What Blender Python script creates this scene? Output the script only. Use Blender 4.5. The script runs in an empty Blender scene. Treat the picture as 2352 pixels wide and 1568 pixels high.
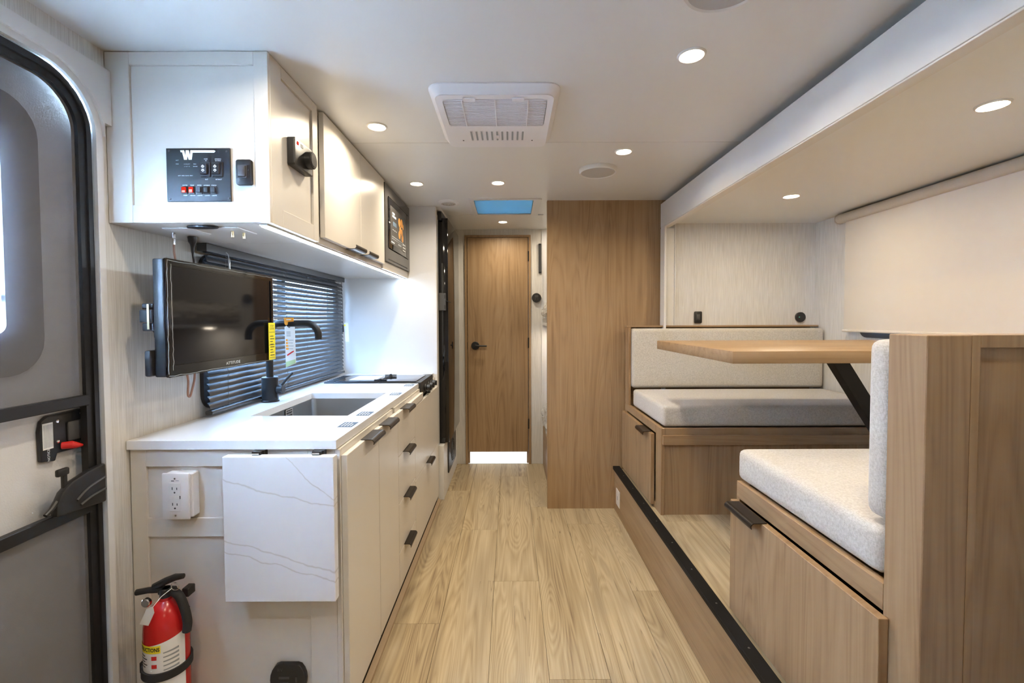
import bpy, bmesh, math, random
from mathutils import Vector, Matrix

random.seed(7)
scene = bpy.context.scene
col = scene.collection

# ------------------------------------------------------------------ camera
PITCH, ROLL = math.radians(1.77), math.radians(0.2)
cam_data = bpy.data.cameras.new('camera')
cam_data.sensor_width = 36.0
cam_data.lens = 16.0
cam_data.shift_x = 4 / 2352
cam_data.shift_y = -17 / 2352
cam_data.clip_start = 0.02
cam = bpy.data.objects.new('camera', cam_data)
col.objects.link(cam)
_r = Vector((1, 0, 0)); _u = Vector((0, math.sin(PITCH), math.cos(PITCH))); _f = Vector((0, math.cos(PITCH), -math.sin(PITCH)))
_r2 = math.cos(ROLL) * _r - math.sin(ROLL) * _u
_u2 = math.sin(ROLL) * _r + math.cos(ROLL) * _u
M = Matrix((_r2, _u2, -_f)).transposed().to_4x4()
M.translation = Vector((0, 0, 1.213))
cam.matrix_world = M
scene.camera = cam

# ------------------------------------------------------------------ world / exposure
world = bpy.data.worlds.new('sky_world')
scene.world = world
world.use_nodes = True
wn = world.node_tree
wn.nodes.clear()
w_out = wn.nodes.new('ShaderNodeOutputWorld')
w_bg = wn.nodes.new('ShaderNodeBackground')
w_bg.inputs['Color'].default_value = (0.45, 0.67, 1.0, 1)
w_bg.inputs['Strength'].default_value = 11.0
wn.links.new(w_bg.outputs[0], w_out.inputs['Surface'])

vs = scene.view_settings
vs.view_transform = 'Standard'
vs.look = 'None'
vs.gamma = 1.0
vs.use_curve_mapping = False
vs.exposure = 4.3

LAMP = 2.0          # radiance of the visible downlight lenses
BEAM = 0.212        # watts in each downlight's beam
LAMP_B = LAMP_S = LAMP
LAMP_COL = (1.0, 0.855, 0.645)
STRIP = 2.9       # radiance of the cool strip below the wall cabinets
STRIP_COL = (0.70, 0.84, 1.0)

# ------------------------------------------------------------------ materials
def new_mat(name):
    m = bpy.data.materials.new(name)
    m.use_nodes = True
    nt = m.node_tree
    b = nt.nodes['Principled BSDF']
    return m, nt, b

def N(nt, typ, **kw):
    n = nt.nodes.new(typ)
    for k, v in kw.items():
        setattr(n, k, v)
    return n

def plain(name, c, rough=0.5, metal=0.0, bump=0.0, bscale=300, spec=0.5, coat=0.0, var=0.03):
    m, nt, b = new_mat(name)
    b.inputs['Roughness'].default_value = rough
    b.inputs['Metallic'].default_value = metal
    b.inputs['Specular IOR Level'].default_value = spec
    b.inputs['Coat Weight'].default_value = coat
    tc = N(nt, 'ShaderNodeTexCoord')
    no = N(nt, 'ShaderNodeTexNoise')
    no.inputs['Scale'].default_value = 14
    no.inputs['Detail'].default_value = 3
    nt.links.new(tc.outputs['Object'], no.inputs['Vector'])
    mx = N(nt, 'ShaderNodeMix', data_type='RGBA')
    mx.inputs['A'].default_value = (*[max(0, x * (1 - var)) for x in c], 1)
    mx.inputs['B'].default_value = (*[min(1, x * (1 + var)) for x in c], 1)
    nt.links.new(no.outputs['Fac'], mx.inputs['Factor'])
    nt.links.new(mx.outputs['Result'], b.inputs['Base Color'])
    if bump > 0:
        n2 = N(nt, 'ShaderNodeTexNoise')
        n2.inputs['Scale'].default_value = bscale
        nt.links.new(tc.outputs['Object'], n2.inputs['Vector'])
        bp = N(nt, 'ShaderNodeBump')
        bp.inputs['Strength'].default_value = bump
        bp.inputs['Distance'].default_value = 0.001
        nt.links.new(n2.outputs['Fac'], bp.inputs['Height'])
        nt.links.new(bp.outputs['Normal'], b.inputs['Normal'])
    return m

def emit(name, c, s):
    m = bpy.data.materials.new(name)
    m.use_nodes = True
    nt = m.node_tree
    nt.nodes.clear()
    e = N(nt, 'ShaderNodeEmission')
    e.inputs['Color'].default_value = (*c, 1)
    e.inputs['Strength'].default_value = s
    o = N(nt, 'ShaderNodeOutputMaterial')
    nt.links.new(e.outputs[0], o.inputs['Surface'])
    return m

def mapping(nt, scale, rand=False):
    tc = N(nt, 'ShaderNodeTexCoord')
    mp = N(nt, 'ShaderNodeMapping')
    mp.inputs['Scale'].default_value = scale
    nt.links.new(tc.outputs['Object'], mp.inputs['Vector'])
    if rand:
        oi = N(nt, 'ShaderNodeObjectInfo')
        mu = N(nt, 'ShaderNodeVectorMath', operation='SCALE')
        cv = N(nt, 'ShaderNodeCombineXYZ')
        for i in range(3):
            nt.links.new(oi.outputs['Random'], cv.inputs[i])
        nt.links.new(cv.outputs[0], mu.inputs[0])
        mu.inputs['Scale'].default_value = 97.0
        nt.links.new(mu.outputs[0], mp.inputs['Location'])
    return mp

def wood(name, axis, c_dark, c_mid, c_light, rough=0.45, rand=True, knots=0.0, fine=0.35, tone=0.0, band=1.0, rings=15.0, ringw=0.42):
    """laminate / plank timber with the grain running along the given axis"""
    m, nt, b = new_mat(name)
    L = nt.links.new
    def math_(op, a, b_, c=None):
        n = N(nt, 'ShaderNodeMath', operation=op)
        for i, v in enumerate((a, b_, c)):
            if v is None: continue
            if isinstance(v, (int, float)): n.inputs[i].default_value = v
            else: L(v, n.inputs[i])
        return n.outputs[0]
    b.inputs['Roughness'].default_value = rough
    b.inputs['Specular IOR Level'].default_value = 0.35
    def noise(sc, detail, dist=0.0):
        mp = mapping(nt, sc, rand)
        n = N(nt, 'ShaderNodeTexNoise'); n.inputs['Scale'].default_value = 1.0; n.inputs['Detail'].default_value = detail; n.inputs['Distortion'].default_value = dist
        L(mp.outputs[0], n.inputs['Vector'])
        return n.outputs['Fac']
    def sc3(across, along):
        v = [across] * 3; v[axis] = along
        return v
    n1 = noise(sc3(7 * band, 0.55 * band), 2, 0.6)
    phase = math_('MULTIPLY', n1, rings)
    core = None
    if knots:
        mk = mapping(nt, sc3(3.6, 1.35), rand)
        vo = N(nt, 'ShaderNodeTexVoronoi'); vo.inputs['Scale'].default_value = 1.0
        L(mk.outputs[0], vo.inputs['Vector'])
        halo = N(nt, 'ShaderNodeMapRange'); halo.interpolation_type = 'SMOOTHSTEP'
        halo.inputs['From Min'].default_value = 0.0; halo.inputs['From Max'].default_value = 0.42; halo.inputs['To Min'].default_value = 1; halo.inputs['To Max'].default_value = 0
        L(vo.outputs['Distance'], halo.inputs['Value'])
        phase = math_('MULTIPLY_ADD', halo.outputs[0], 5.0, phase)
        cr_ = N(nt, 'ShaderNodeMapRange'); cr_.interpolation_type = 'SMOOTHSTEP'
        cr_.inputs['From Min'].default_value = 0.0; cr_.inputs['From Max'].default_value = 0.085; cr_.inputs['To Min'].default_value = 1; cr_.inputs['To Max'].default_value = 0
        L(vo.outputs['Distance'], cr_.inputs['Value'])
        blot = math_('GREATER_THAN', noise(sc3(1.3, 0.8), 0), 0.50)
        core = math_('MULTIPLY', math_('MULTIPLY', cr_.outputs[0], blot), knots)
    line = math_('PINGPONG', phase, 0.5)
    n2 = noise(sc3(170, 3.5), 3)
    n3 = noise(sc3(34, 1.1), 4)
    v = math_('MULTIPLY', line, ringw)
    v = math_('MULTIPLY_ADD', n2, fine, v)
    v = math_('MULTIPLY_ADD', n3, 0.75, v)
    if tone:
        oi = N(nt, 'ShaderNodeObjectInfo')
        v = math_('SUBTRACT', math_('MULTIPLY_ADD', oi.outputs['Random'], tone, v), tone / 2)
    cr = N(nt, 'ShaderNodeValToRGB')
    e = cr.color_ramp.elements
    e[0].position = 0.34; e[0].color = (*c_dark, 1)
    e[1].position = 0.95; e[1].color = (*c_light, 1)
    x = cr.color_ramp.elements.new(0.62); x.color = (*c_mid, 1)
    L(v, cr.inputs['Fac'])
    out = cr.outputs['Color']
    if knots:
        crack = noise(sc3(26, 0.9), 2, 0.3)
        ck = N(nt, 'ShaderNodeMapRange'); ck.inputs['From Min'].default_value = 0.0; ck.inputs['From Max'].default_value = 0.010; ck.inputs['To Min'].default_value = 1; ck.inputs['To Max'].default_value = 0
        L(math_('ABSOLUTE', math_('SUBTRACT', crack, 0.5), None), ck.inputs['Value'])
        gate = math_('GREATER_THAN', noise(sc3(5, 1.7), 1), 0.58)
        core = math_('MAXIMUM', core, math_('MULTIPLY', math_('MULTIPLY', ck.outputs[0], gate), 0.62))
        mx = N(nt, 'ShaderNodeMix', data_type='RGBA')
        L(core, mx.inputs['Factor']); L(out, mx.inputs['A'])
        mx.inputs['B'].default_value = (*[w * 0.42 for w in c_dark], 1)
        out = mx.outputs['Result']
        # greyish streaks
        gs_ = N(nt, 'ShaderNodeMapRange'); gs_.inputs['From Min'].default_value = 0.5; gs_.inputs['From Max'].default_value = 0.75; gs_.inputs['To Max'].default_value = 0.55
        L(noise(sc3(9, 1.0), 2, 0.4), gs_.inputs['Value'])
        m2 = N(nt, 'ShaderNodeMix', data_type='RGBA')
        L(gs_.outputs[0], m2.inputs['Factor']); L(out, m2.inputs['A'])
        m2.inputs['B'].default_value = (0.265, 0.215, 0.150, 1)
        out = m2.outputs['Result']
    L(out, b.inputs['Base Color'])
    bp = N(nt, 'ShaderNodeBump'); bp.inputs['Strength'].default_value = 0.12; bp.inputs['Distance'].default_value = 0.0006
    L(n2, bp.inputs['Height']); L(bp.outputs['Normal'], b.inputs['Normal'])
    return m

def wallpaper(name, axis):
    m, nt, b = new_mat(name)
    L = nt.links.new
    b.inputs['Roughness'].default_value = 0.62
    s = [620, 620, 620]; s[2] = 9
    mp = mapping(nt, s)
    n = N(nt, 'ShaderNodeTexNoise'); n.inputs['Scale'].default_value = 1.0; n.inputs['Detail'].default_value = 2
    L(mp.outputs[0], n.inputs['Vector'])
    cr = N(nt, 'ShaderNodeValToRGB')
    cr.color_ramp.elements[0].position = 0.33; cr.color_ramp.elements[0].color = (0.545, 0.52, 0.475, 1)
    cr.color_ramp.elements[1].position = 0.68; cr.color_ramp.elements[1].color = (0.71, 0.69, 0.645, 1)
    L(n.outputs['Fac'], cr.inputs['Fac']); L(cr.outputs['Color'], b.inputs['Base Color'])
    bp = N(nt, 'ShaderNodeBump'); bp.inputs['Strength'].default_value = 0.25; bp.inputs['Distance'].default_value = 0.0008
    L(n.outputs['Fac'], bp.inputs['Height']); L(bp.outputs['Normal'], b.inputs['Normal'])
    return m

def linen(name, c0, c1):
    m, nt, b = new_mat(name)
    L = nt.links.new
    b.inputs['Roughness'].default_value = 0.95
    b.inputs['Specular IOR Level'].default_value = 0.15
    b.inputs['Sheen Weight'].default_value = 0.25
    hs = []
    for sc in ((150, 150, 900), (150, 900, 150), (900, 150, 150)):
        mp = mapping(nt, sc)
        n = N(nt, 'ShaderNodeTexNoise'); n.inputs['Scale'].default_value = 1.0; n.inputs['Detail'].default_value = 1
        L(mp.outputs[0], n.inputs['Vector'])
        hs.append(n)
    a = N(nt, 'ShaderNodeMath', operation='ADD'); L(hs[0].outputs['Fac'], a.inputs[0]); L(hs[1].outputs['Fac'], a.inputs[1])
    a2 = N(nt, 'ShaderNodeMath', operation='ADD'); L(a.outputs[0], a2.inputs[0]); L(hs[2].outputs['Fac'], a2.inputs[1])
    dv = N(nt, 'ShaderNodeMath', operation='DIVIDE'); dv.inputs[1].default_value = 3.0; L(a2.outputs[0], dv.inputs[0])
    cr = N(nt, 'ShaderNodeValToRGB')
    cr.color_ramp.elements[0].position = 0.40; cr.color_ramp.elements[0].color = (*c0, 1)
    cr.color_ramp.elements[1].position = 0.60; cr.color_ramp.elements[1].color = (*c1, 1)
    L(dv.outputs[0], cr.inputs['Fac']); L(cr.outputs['Color'], b.inputs['Base Color'])
    bp = N(nt, 'ShaderNodeBump'); bp.inputs['Strength'].default_value = 0.35; bp.inputs['Distance'].default_value = 0.0008
    L(dv.outputs[0], bp.inputs['Height']); L(bp.outputs['Normal'], b.inputs['Normal'])
    return m

def quartz(name, veins):
    """white quartz; veins = list of (height at centre, slope, width) in the slab's own x/z"""
    m, nt, b = new_mat(name)
    L = nt.links.new
    b.inputs['Roughness'].default_value = 0.12
    tc = N(nt, 'ShaderNodeTexCoord')
    sp = N(nt, 'ShaderNodeSeparateXYZ'); L(tc.outputs['Object'], sp.inputs[0])
    no = N(nt, 'ShaderNodeTexNoise'); no.inputs['Scale'].default_value = 7; no.inputs['Detail'].default_value = 4
    L(tc.outputs['Object'], no.inputs['Vector'])
    prev = None
    for (h, sl, w) in veins:
        t = N(nt, 'ShaderNodeMath', operation='MULTIPLY_ADD'); t.inputs[1].default_value = -sl; L(sp.outputs['X'], t.inputs[0]); L(sp.outputs['Z'], t.inputs[2])
        t2 = N(nt, 'ShaderNodeMath', operation='MULTIPLY_ADD'); t2.inputs[1].default_value = 0.07; L(no.outputs['Fac'], t2.inputs[0]); L(t.outputs[0], t2.inputs[2])
        t3 = N(nt, 'ShaderNodeMath', operation='SUBTRACT'); t3.inputs[1].default_value = h + 0.035; L(t2.outputs[0], t3.inputs[0])
        t4 = N(nt, 'ShaderNodeMath', operation='ABSOLUTE'); L(t3.outputs[0], t4.inputs[0])
        mr = N(nt, 'ShaderNodeMapRange'); mr.inputs['From Min'].default_value = 0; mr.inputs['From Max'].default_value = w
        mr.inputs['To Min'].default_value = 1; mr.inputs['To Max'].default_value = 0; L(t4.outputs[0], mr.inputs['Value'])
        if prev is None:
            prev = mr.outputs[0]
        else:
            mxm = N(nt, 'ShaderNodeMath', operation='MAXIMUM'); L(prev, mxm.inputs[0]); L(mr.outputs[0], mxm.inputs[1]); prev = mxm.outputs[0]
    mx = N(nt, 'ShaderNodeMix', data_type='RGBA')
    mx.inputs['A'].default_value = (0.74, 0.745, 0.75, 1); mx.inputs['B'].default_value = (0.47, 0.43, 0.36, 1)
    if prev is not None:
        k = N(nt, 'ShaderNodeMath', operation='MULTIPLY'); k.inputs[1].default_value = 0.6; L(prev, k.inputs[0])
        L(k.outputs[0], mx.inputs['Factor'])
    else:
        n2 = N(nt, 'ShaderNodeTexNoise'); n2.inputs['Scale'].default_value = 3; L(tc.outputs['Object'], n2.inputs['Vector'])
        k = N(nt, 'ShaderNodeMath', operation='MULTIPLY'); k.inputs[1].default_value = 0.05; L(n2.outputs['Fac'], k.inputs[0])
        L(k.outputs[0], mx.inputs['Factor'])
    L(mx.outputs['Result'], b.inputs['Base Color'])
    return m

def see_through(name, c, fac, rough=0.9):
    """woven screen / clear film: part of the light passes straight through"""
    m = bpy.data.materials.new(name)
    m.use_nodes = True
    nt = m.node_tree
    nt.nodes.clear()
    o = N(nt, 'ShaderNodeOutputMaterial'); mix = N(nt, 'ShaderNodeMixShader'); t = N(nt, 'ShaderNodeBsdfTransparent')
    p = N(nt, 'ShaderNodeBsdfPrincipled'); p.inputs['Base Color'].default_value = (*c, 1); p.inputs['Roughness'].default_value = rough
    mix.inputs[0].default_value = fac
    nt.links.new(t.outputs[0], mix.inputs[1]); nt.links.new(p.outputs[0], mix.inputs[2]); nt.links.new(mix.outputs[0], o.inputs['Surface'])
    return m

def glass(name, tint=(0.95, 0.98, 1.0), fac=0.08):
    m = bpy.data.materials.new(name)
    m.use_nodes = True
    nt = m.node_tree
    nt.nodes.clear()
    o = N(nt, 'ShaderNodeOutputMaterial'); mix = N(nt, 'ShaderNodeMixShader'); t = N(nt, 'ShaderNodeBsdfTransparent'); g = N(nt, 'ShaderNodeBsdfGlossy')
    t.inputs['Color'].default_value = (*tint, 1); g.inputs['Roughness'].default_value = 0.03
    mix.inputs[0].default_value = fac
    nt.links.new(t.outputs[0], mix.inputs[1]); nt.links.new(g.outputs[0], mix.inputs[2]); nt.links.new(mix.outputs[0], o.inputs['Surface'])
    return m

def translucent(name, c, fac=0.6):
    m = bpy.data.materials.new(name)
    m.use_nodes = True
    nt = m.node_tree
    nt.nodes.clear()
    o = N(nt, 'ShaderNodeOutputMaterial'); mix = N(nt, 'ShaderNodeMixShader'); t = N(nt, 'ShaderNodeBsdfTranslucent'); d = N(nt, 'ShaderNodeBsdfDiffuse')
    t.inputs['Color'].default_value = (*c, 1); d.inputs['Color'].default_value = (*c, 1)
    mix.inputs[0].default_value = fac
    nt.links.new(d.outputs[0], mix.inputs[1]); nt.links.new(t.outputs[0], mix.inputs[2]); nt.links.new(mix.outputs[0], o.inputs['Surface'])
    return m

OAKD, OAKM, OAKL = (0.210, 0.128, 0.064), (0.315, 0.203, 0.107), (0.372, 0.252, 0.142)
M_ = dict(
    ceil=plain('ceiling_vinyl', (0.70, 0.70, 0.685), 0.35, bump=0.15, bscale=900, var=0.01),
    white=plain('white_trim', (0.68, 0.67, 0.65), 0.42, var=0.01),
    cab=plain('greige_laminate', (0.645, 0.612, 0.562), 0.30, bump=0.05, bscale=700, var=0.012),
    panelw=plain('white_laminate', (0.66, 0.655, 0.645), 0.35, var=0.012),
    wallp=wallpaper('linen_wallpaper', 2),
    oak_x=wood('oak_laminate_along', 0, OAKD, OAKM, OAKL),
    oak_y=wood('oak_laminate_deep', 1, OAKD, OAKM, OAKL),
    oak_z=wood('oak_laminate_upright', 2, OAKD, OAKM, OAKL),
    plank=wood('oak_vinyl_plank', 1, (0.190, 0.132, 0.078), (0.365, 0.284, 0.170), (0.490, 0.395, 0.256), rough=0.40, knots=0.9, tone=0.26, fine=0.46, band=0.75, rings=30.0, ringw=0.46),
    sub=plain('dark_underlay', (0.06, 0.045, 0.03), 0.9),
    tedge=plain('floor_edge_trim', (0.33, 0.24, 0.15), 0.5, var=0.08),
    linen=linen('oatmeal_linen', (0.42, 0.385, 0.325), (0.575, 0.54, 0.475)),
    quartz=quartz('white_quartz', []),
    quartzv=quartz('veined_white_quartz', [(0.315, -0.24, 0.0035), (0.135, -0.32, 0.0035), (0.105, -0.28, 0.003), (0.44, -0.9, 0.003)]),
    blk=plain('black_plastic', (0.017, 0.017, 0.018), 0.38),
    blkm=plain('matt_black_metal', (0.014, 0.014, 0.015), 0.42, spec=0.4),
    blktrim=plain('black_nosing', (0.010, 0.010, 0.010), 0.6, spec=0.15),
    blkg=plain('black_gloss', (0.006, 0.006, 0.007), 0.06, spec=0.5),
    bronze=plain('dark_bronze_pull', (0.030, 0.024, 0.020), 0.32, metal=0.6),
    rubber=plain('black_rubber', (0.02, 0.02, 0.022), 0.75),
    darkgrey=plain('dark_grey_plastic', (0.06, 0.06, 0.062), 0.4),
    mwgrey=plain('microwave_charcoal', (0.055, 0.052, 0.05), 0.22),
    steel=plain('brushed_steel', (0.50, 0.49, 0.47), 0.28, metal=1.0),
    chrome=plain('chrome', (0.75, 0.75, 0.76), 0.12, metal=1.0),
    brass=plain('brass', (0.60, 0.45, 0.25), 0.3, metal=1.0),
    slat=plain('charcoal_slat', (0.042, 0.044, 0.047), 0.26, spec=0.6),
    doorskin=plain('textured_white_door', (0.66, 0.65, 0.63), 0.5, bump=0.6, bscale=260),
    mesh=see_through('insect_screen', (0.19, 0.19, 0.20), 0.42),
    film=glass('clear_wrap', (0.97, 0.98, 0.98), 0.035),
    fold=see_through('clear_wrap_fold', (0.85, 0.88, 0.90), 0.5, 0.08),
    wrap=see_through('plastic_mattress_wrap', (0.80, 0.78, 0.74), 0.55, 0.12),
    glass=glass('window_glass'),
    tinted=glass('tinted_window_glass', (0.34, 0.37, 0.40), 0.06),
    acrylic=translucent('blue_skylight_shade', (0.22, 0.40, 0.47), 0.085),
    cassette=plain('cream_roller_cassette', (0.50, 0.45, 0.375), 0.6),
    shade=plain('cream_roller_fabric', (0.63, 0.575, 0.495), 0.85, bump=0.2, bscale=900, var=0.01),
    red=plain('red_paint', (0.50, 0.012, 0.010), 0.22),
    redp=plain('red_plastic', (0.62, 0.02, 0.015), 0.35),
    yellow=plain('yellow_label', (0.86, 0.70, 0.02), 0.5),
    orange=plain('orange_tag', (0.90, 0.36, 0.03), 0.5),
    paper=plain('white_paper', (0.80, 0.80, 0.78), 0.6),
    green=plain('pale_green_print', (0.50, 0.66, 0.36), 0.6),
    grey=plain('grey_print', (0.30, 0.32, 0.34), 0.6),
    ink=plain('black_ink', (0.02, 0.02, 0.02), 0.6),
    inkw=plain('white_ink', (0.80, 0.82, 0.84), 0.5),
    bluelab=plain('blue_grey_label', (0.10, 0.14, 0.19), 0.9, spec=0.05),
    cable=plain('brown_coax', (0.30, 0.155, 0.095), 0.5),
    outlet=plain('outlet_white', (0.72, 0.70, 0.68), 0.35),
    acw=plain('white_moulded_plastic', (0.76, 0.75, 0.77), 0.4, var=0.01),
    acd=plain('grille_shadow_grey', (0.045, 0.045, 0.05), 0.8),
    spk=plain('speaker_mesh', (0.50, 0.485, 0.47), 0.8, bump=0.8, bscale=1500),
    cookie=plain('biscuit_print', (0.75, 0.33, 0.08), 0.5, var=0.4),
    tile=plain('pale_bath_floor', (0.80, 0.80, 0.80), 0.5),
    ground=plain('outdoor_gravel', (0.42, 0.41, 0.39), 0.9),
    lens=emit('warm_led_lens', LAMP_COL, LAMP),
    lens_b=emit('warm_led_lens_entry', LAMP_COL, LAMP_B),
    lens_s=emit('warm_led_lens_dinette', LAMP_COL, LAMP_S),
    strip=emit('cool_led_strip', STRIP_COL, STRIP),
    bath=emit('bath_led', (0.86, 0.93, 1.0), 22.0),
    bunkled=emit('bunk_led', (1.0, 0.86, 0.68), 13.0),
    redled=emit('red_lit_switch', (1.0, 0.05, 0.03), 0.045),
    whiteled=emit('pale_lit_switch', (1.0, 0.75, 0.72), 0.05),
    greenled=emit('green_indicator', (0.2, 1.0, 0.6), 0.03),
)

# ------------------------------------------------------------------ mesh helpers
def box(x0, x1, y0, y1, z0, z1, bev=0.0, seg=1, bm=None):
    b = bmesh.new()
    v = [b.verts.new((x, y, z)) for x in (x0, x1) for y in (y0, y1) for z in (z0, z1)]
    for f in ((0, 1, 3, 2), (4, 6, 7, 5), (0, 4, 5, 1), (2, 3, 7, 6), (0, 2, 6, 4), (1, 5, 7, 3)):
        b.faces.new([v[i] for i in f])
    bmesh.ops.recalc_face_normals(b, faces=b.faces)
    if bev > 0:
        bmesh.ops.bevel(b, geom=list(b.edges), offset=bev, segments=seg, profile=0.5, affect='EDGES')
    return merge(bm, b) if bm else b

def merge(a, *others):
    for o in others:
        me = bpy.data.meshes.new('tmp')
        o.to_mesh(me); o.free()
        a.from_mesh(me)
        bpy.data.meshes.remove(me)
    return a

def boxes(lst, bev=0.0):
    out = bmesh.new()
    for q in lst:
        merge(out, box(*q, bev=bev))
    return out

AX = {'x': (Vector((0, 1, 0)), Vector((0, 0, 1)), Vector((1, 0, 0))),
      'y': (Vector((0, 0, 1)), Vector((1, 0, 0)), Vector((0, 1, 0))),
      'z': (Vector((1, 0, 0)), Vector((0, 1, 0)), Vector((0, 0, 1)))}

def lathe(profile, c, axis='z', seg=32, a0=0.0, a1=2 * math.pi):
    """profile of (radius, height along axis) turned about the axis through c"""
    b = bmesh.new()
    u, v, w = AX[axis]
    c = Vector(c)
    full = abs(a1 - a0) > 6.28
    n = seg if full else seg + 1
    rings = []
    for r, h in profile:
        if r < 1e-6:
            rings.append([b.verts.new(c + w * h)] * n)
        else:
            rings.append([b.verts.new(c + w * h + (u * math.cos(a0 + (a1 - a0) * i / seg) + v * math.sin(a0 + (a1 - a0) * i / seg)) * r) for i in range(n)])
    for k in range(len(rings) - 1):
        A, B = rings[k], rings[k + 1]
        for i in range(n if full else n - 1):
            j = (i + 1) % n
            f = []
            for q in (A[i], A[j], B[j], B[i]):
                if q not in f:
                    f.append(q)
            if len(f) > 2:
                try:
                    b.faces.new(f)
                except ValueError:
                    pass
    bmesh.ops.recalc_face_normals(b, faces=b.faces)
    return b

def cyl(c, r, h, axis='z', seg=24, bev=0.0):
    if bev:
        return lathe([(0, 0), (r - bev, 0), (r, bev), (r, h - bev), (r - bev, h), (0, h)], c, axis, seg)
    return lathe([(0, 0), (r, 0), (r, h), (0, h)], c, axis, seg)

def tube(pts, r, seg=10, caps=True):
    b = bmesh.new()
    P = [Vector(p) for p in pts]
    prev = None
    rings = []
    for i, p in enumerate(P):
        t = (P[min(i + 1, len(P) - 1)] - P[max(i - 1, 0)]).normalized()
        if prev is None:
            a = Vector((0, 0, 1)) if abs(t.z) < 0.9 else Vector((1, 0, 0))
            n = t.cross(a).normalized()
        else:
            n = (prev - t * prev.dot(t)).normalized()
        prev = n
        m = t.cross(n)
        rr = r[i] if isinstance(r, (list, tuple)) else r
        rings.append([b.verts.new(p + (n * math.cos(2 * math.pi * k / seg) + m * math.sin(2 * math.pi * k / seg)) * rr) for k in range(seg)])
    for A, B in zip(rings, rings[1:]):
        for k in range(seg):
            b.faces.new((A[k], A[(k + 1) % seg], B[(k + 1) % seg], B[k]))
    if caps:
        b.faces.new(rings[0][::-1]); b.faces.new(rings[-1])
    bmesh.ops.recalc_face_normals(b, faces=b.faces)
    return b

def spline(pts, n=8):
    P = [Vector(p) for p in pts]
    out = []
    for i in range(len(P) - 1):
        p0 = P[max(i - 1, 0)]; p1 = P[i]; p2 = P[i + 1]; p3 = P[min(i + 2, len(P) - 1)]
        for k in range(n):
            t = k / n
            out.append(0.5 * ((2 * p1) + (p2 - p0) * t + (2 * p0 - 5 * p1 + 4 * p2 - p3) * t * t + (3 * p1 - p0 - 3 * p2 + p3) * t ** 3))
    out.append(P[-1])
    return out

def prism(poly, axis, a0, a1, bev=0.0):
    """extrude a 2D outline; axis x: (y,z), y: (x,z), z: (x,y)"""
    b = bmesh.new()
    def P(p, a):
        return {'x': (a, p[0], p[1]), 'y': (p[0], a, p[1]), 'z': (p[0], p[1], a)}[axis]
    A = [b.verts.new(P(p, a0)) for p in poly]
    B = [b.verts.new(P(p, a1)) for p in poly]
    n = len(poly)
    b.faces.new(A); b.faces.new(B[::-1])
    for i in range(n):
        b.faces.new((A[i], B[i], B[(i + 1) % n], A[(i + 1) % n]))
    bmesh.ops.recalc_face_normals(b, faces=b.faces)
    if bev:
        ed = [e for e in b.edges if len(e.link_faces) == 2 and e.calc_face_angle(0) > 0.7]
        bmesh.ops.bevel(b, geom=ed, offset=bev, segments=2, profile=0.5, affect='EDGES')
    return b

def rrect(x0, x1, y0, y1, r, n=6):
    pts = []
    rs = r if isinstance(r, (list, tuple)) else (r, r, r, r)   # order: (x1,y0) (x1,y1) (x0,y1) (x0,y0)
    for (cx, cy, a, rr) in ((x1 - rs[0], y0 + rs[0], -90, rs[0]), (x1 - rs[1], y1 - rs[1], 0, rs[1]), (x0 + rs[2], y1 - rs[2], 90, rs[2]), (x0 + rs[3], y0 + rs[3], 180, rs[3])):
        for k in range(n + 1):
            t = math.radians(a + 90 * k / n)
            pts.append((cx + rr * math.cos(t), cy + rr * math.sin(t)))
    return pts

def ring(outer, inner, axis, a0, a1, outer1=None, inner1=None):
    """frame between two outlines of equal point count, with depth"""
    b = bmesh.new()
    def P(p, a):
        return {'x': (a, p[0], p[1]), 'y': (p[0], a, p[1]), 'z': (p[0], p[1], a)}[axis]
    O0 = [b.verts.new(P(p, a0)) for p in outer]; O1 = [b.verts.new(P(p, a1)) for p in (outer1 or outer)]
    I0 = [b.verts.new(P(p, a0)) for p in inner]; I1 = [b.verts.new(P(p, a1)) for p in (inner1 or inner)]
    n = len(outer)
    for i in range(n):
        j = (i + 1) % n
        for q in ((O0[i], O0[j], O1[j], O1[i]), (I0[i], I1[i], I1[j], I0[j]), (O0[i], I0[i], I0[j], O0[j]), (O1[i], O1[j], I1[j], I1[i])):
            b.faces.new(q)
    bmesh.ops.recalc_face_normals(b, faces=b.faces)
    return b

def finish(me, mat, angle=35):
    me.materials.append(M_[mat] if isinstance(mat, str) else mat)
    for p in me.polygons:
        p.use_smooth = True
    me.set_sharp_from_angle(angle=math.radians(angle))

def base_of(bm):
    xs = [v.co.x for v in bm.verts]; ys = [v.co.y for v in bm.verts]; zs = [v.co.z for v in bm.verts]
    return Vector(((min(xs) + max(xs)) / 2, (min(ys) + max(ys)) / 2, min(zs)))

def wloc(o):
    v = Vector(o.location)
    while o.parent:
        o = o.parent
        v += Vector(o.location)
    return v

def obj(name, bm, mat, parent=None, label=None):
    """one mesh object; the bmesh is in world metres"""
    base = base_of(bm)
    for v in bm.verts:
        v.co -= base
    me = bpy.data.meshes.new(name)
    bm.to_mesh(me); bm.free()
    finish(me, mat)
    o = bpy.data.objects.new(name, me)
    col.objects.link(o)
    if parent is not None:
        o.parent = parent
        o.location = base - wloc(parent)
    else:
        o.location = base
    if label:
        o['label'] = label
    return o

def tag(o, label=None, cat=None, group=None, kind=None):
    if label: o['label'] = label
    if cat: o['category'] = cat
    if group: o['group'] = group
    if kind: o['kind'] = kind
    return o

def thing(name, loc, label, cat, group=None):
    o = bpy.data.objects.new(name, None)
    o.empty_display_size = 0.05
    col.objects.link(o)
    o.location = loc
    return tag(o, label, cat, group)

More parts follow.
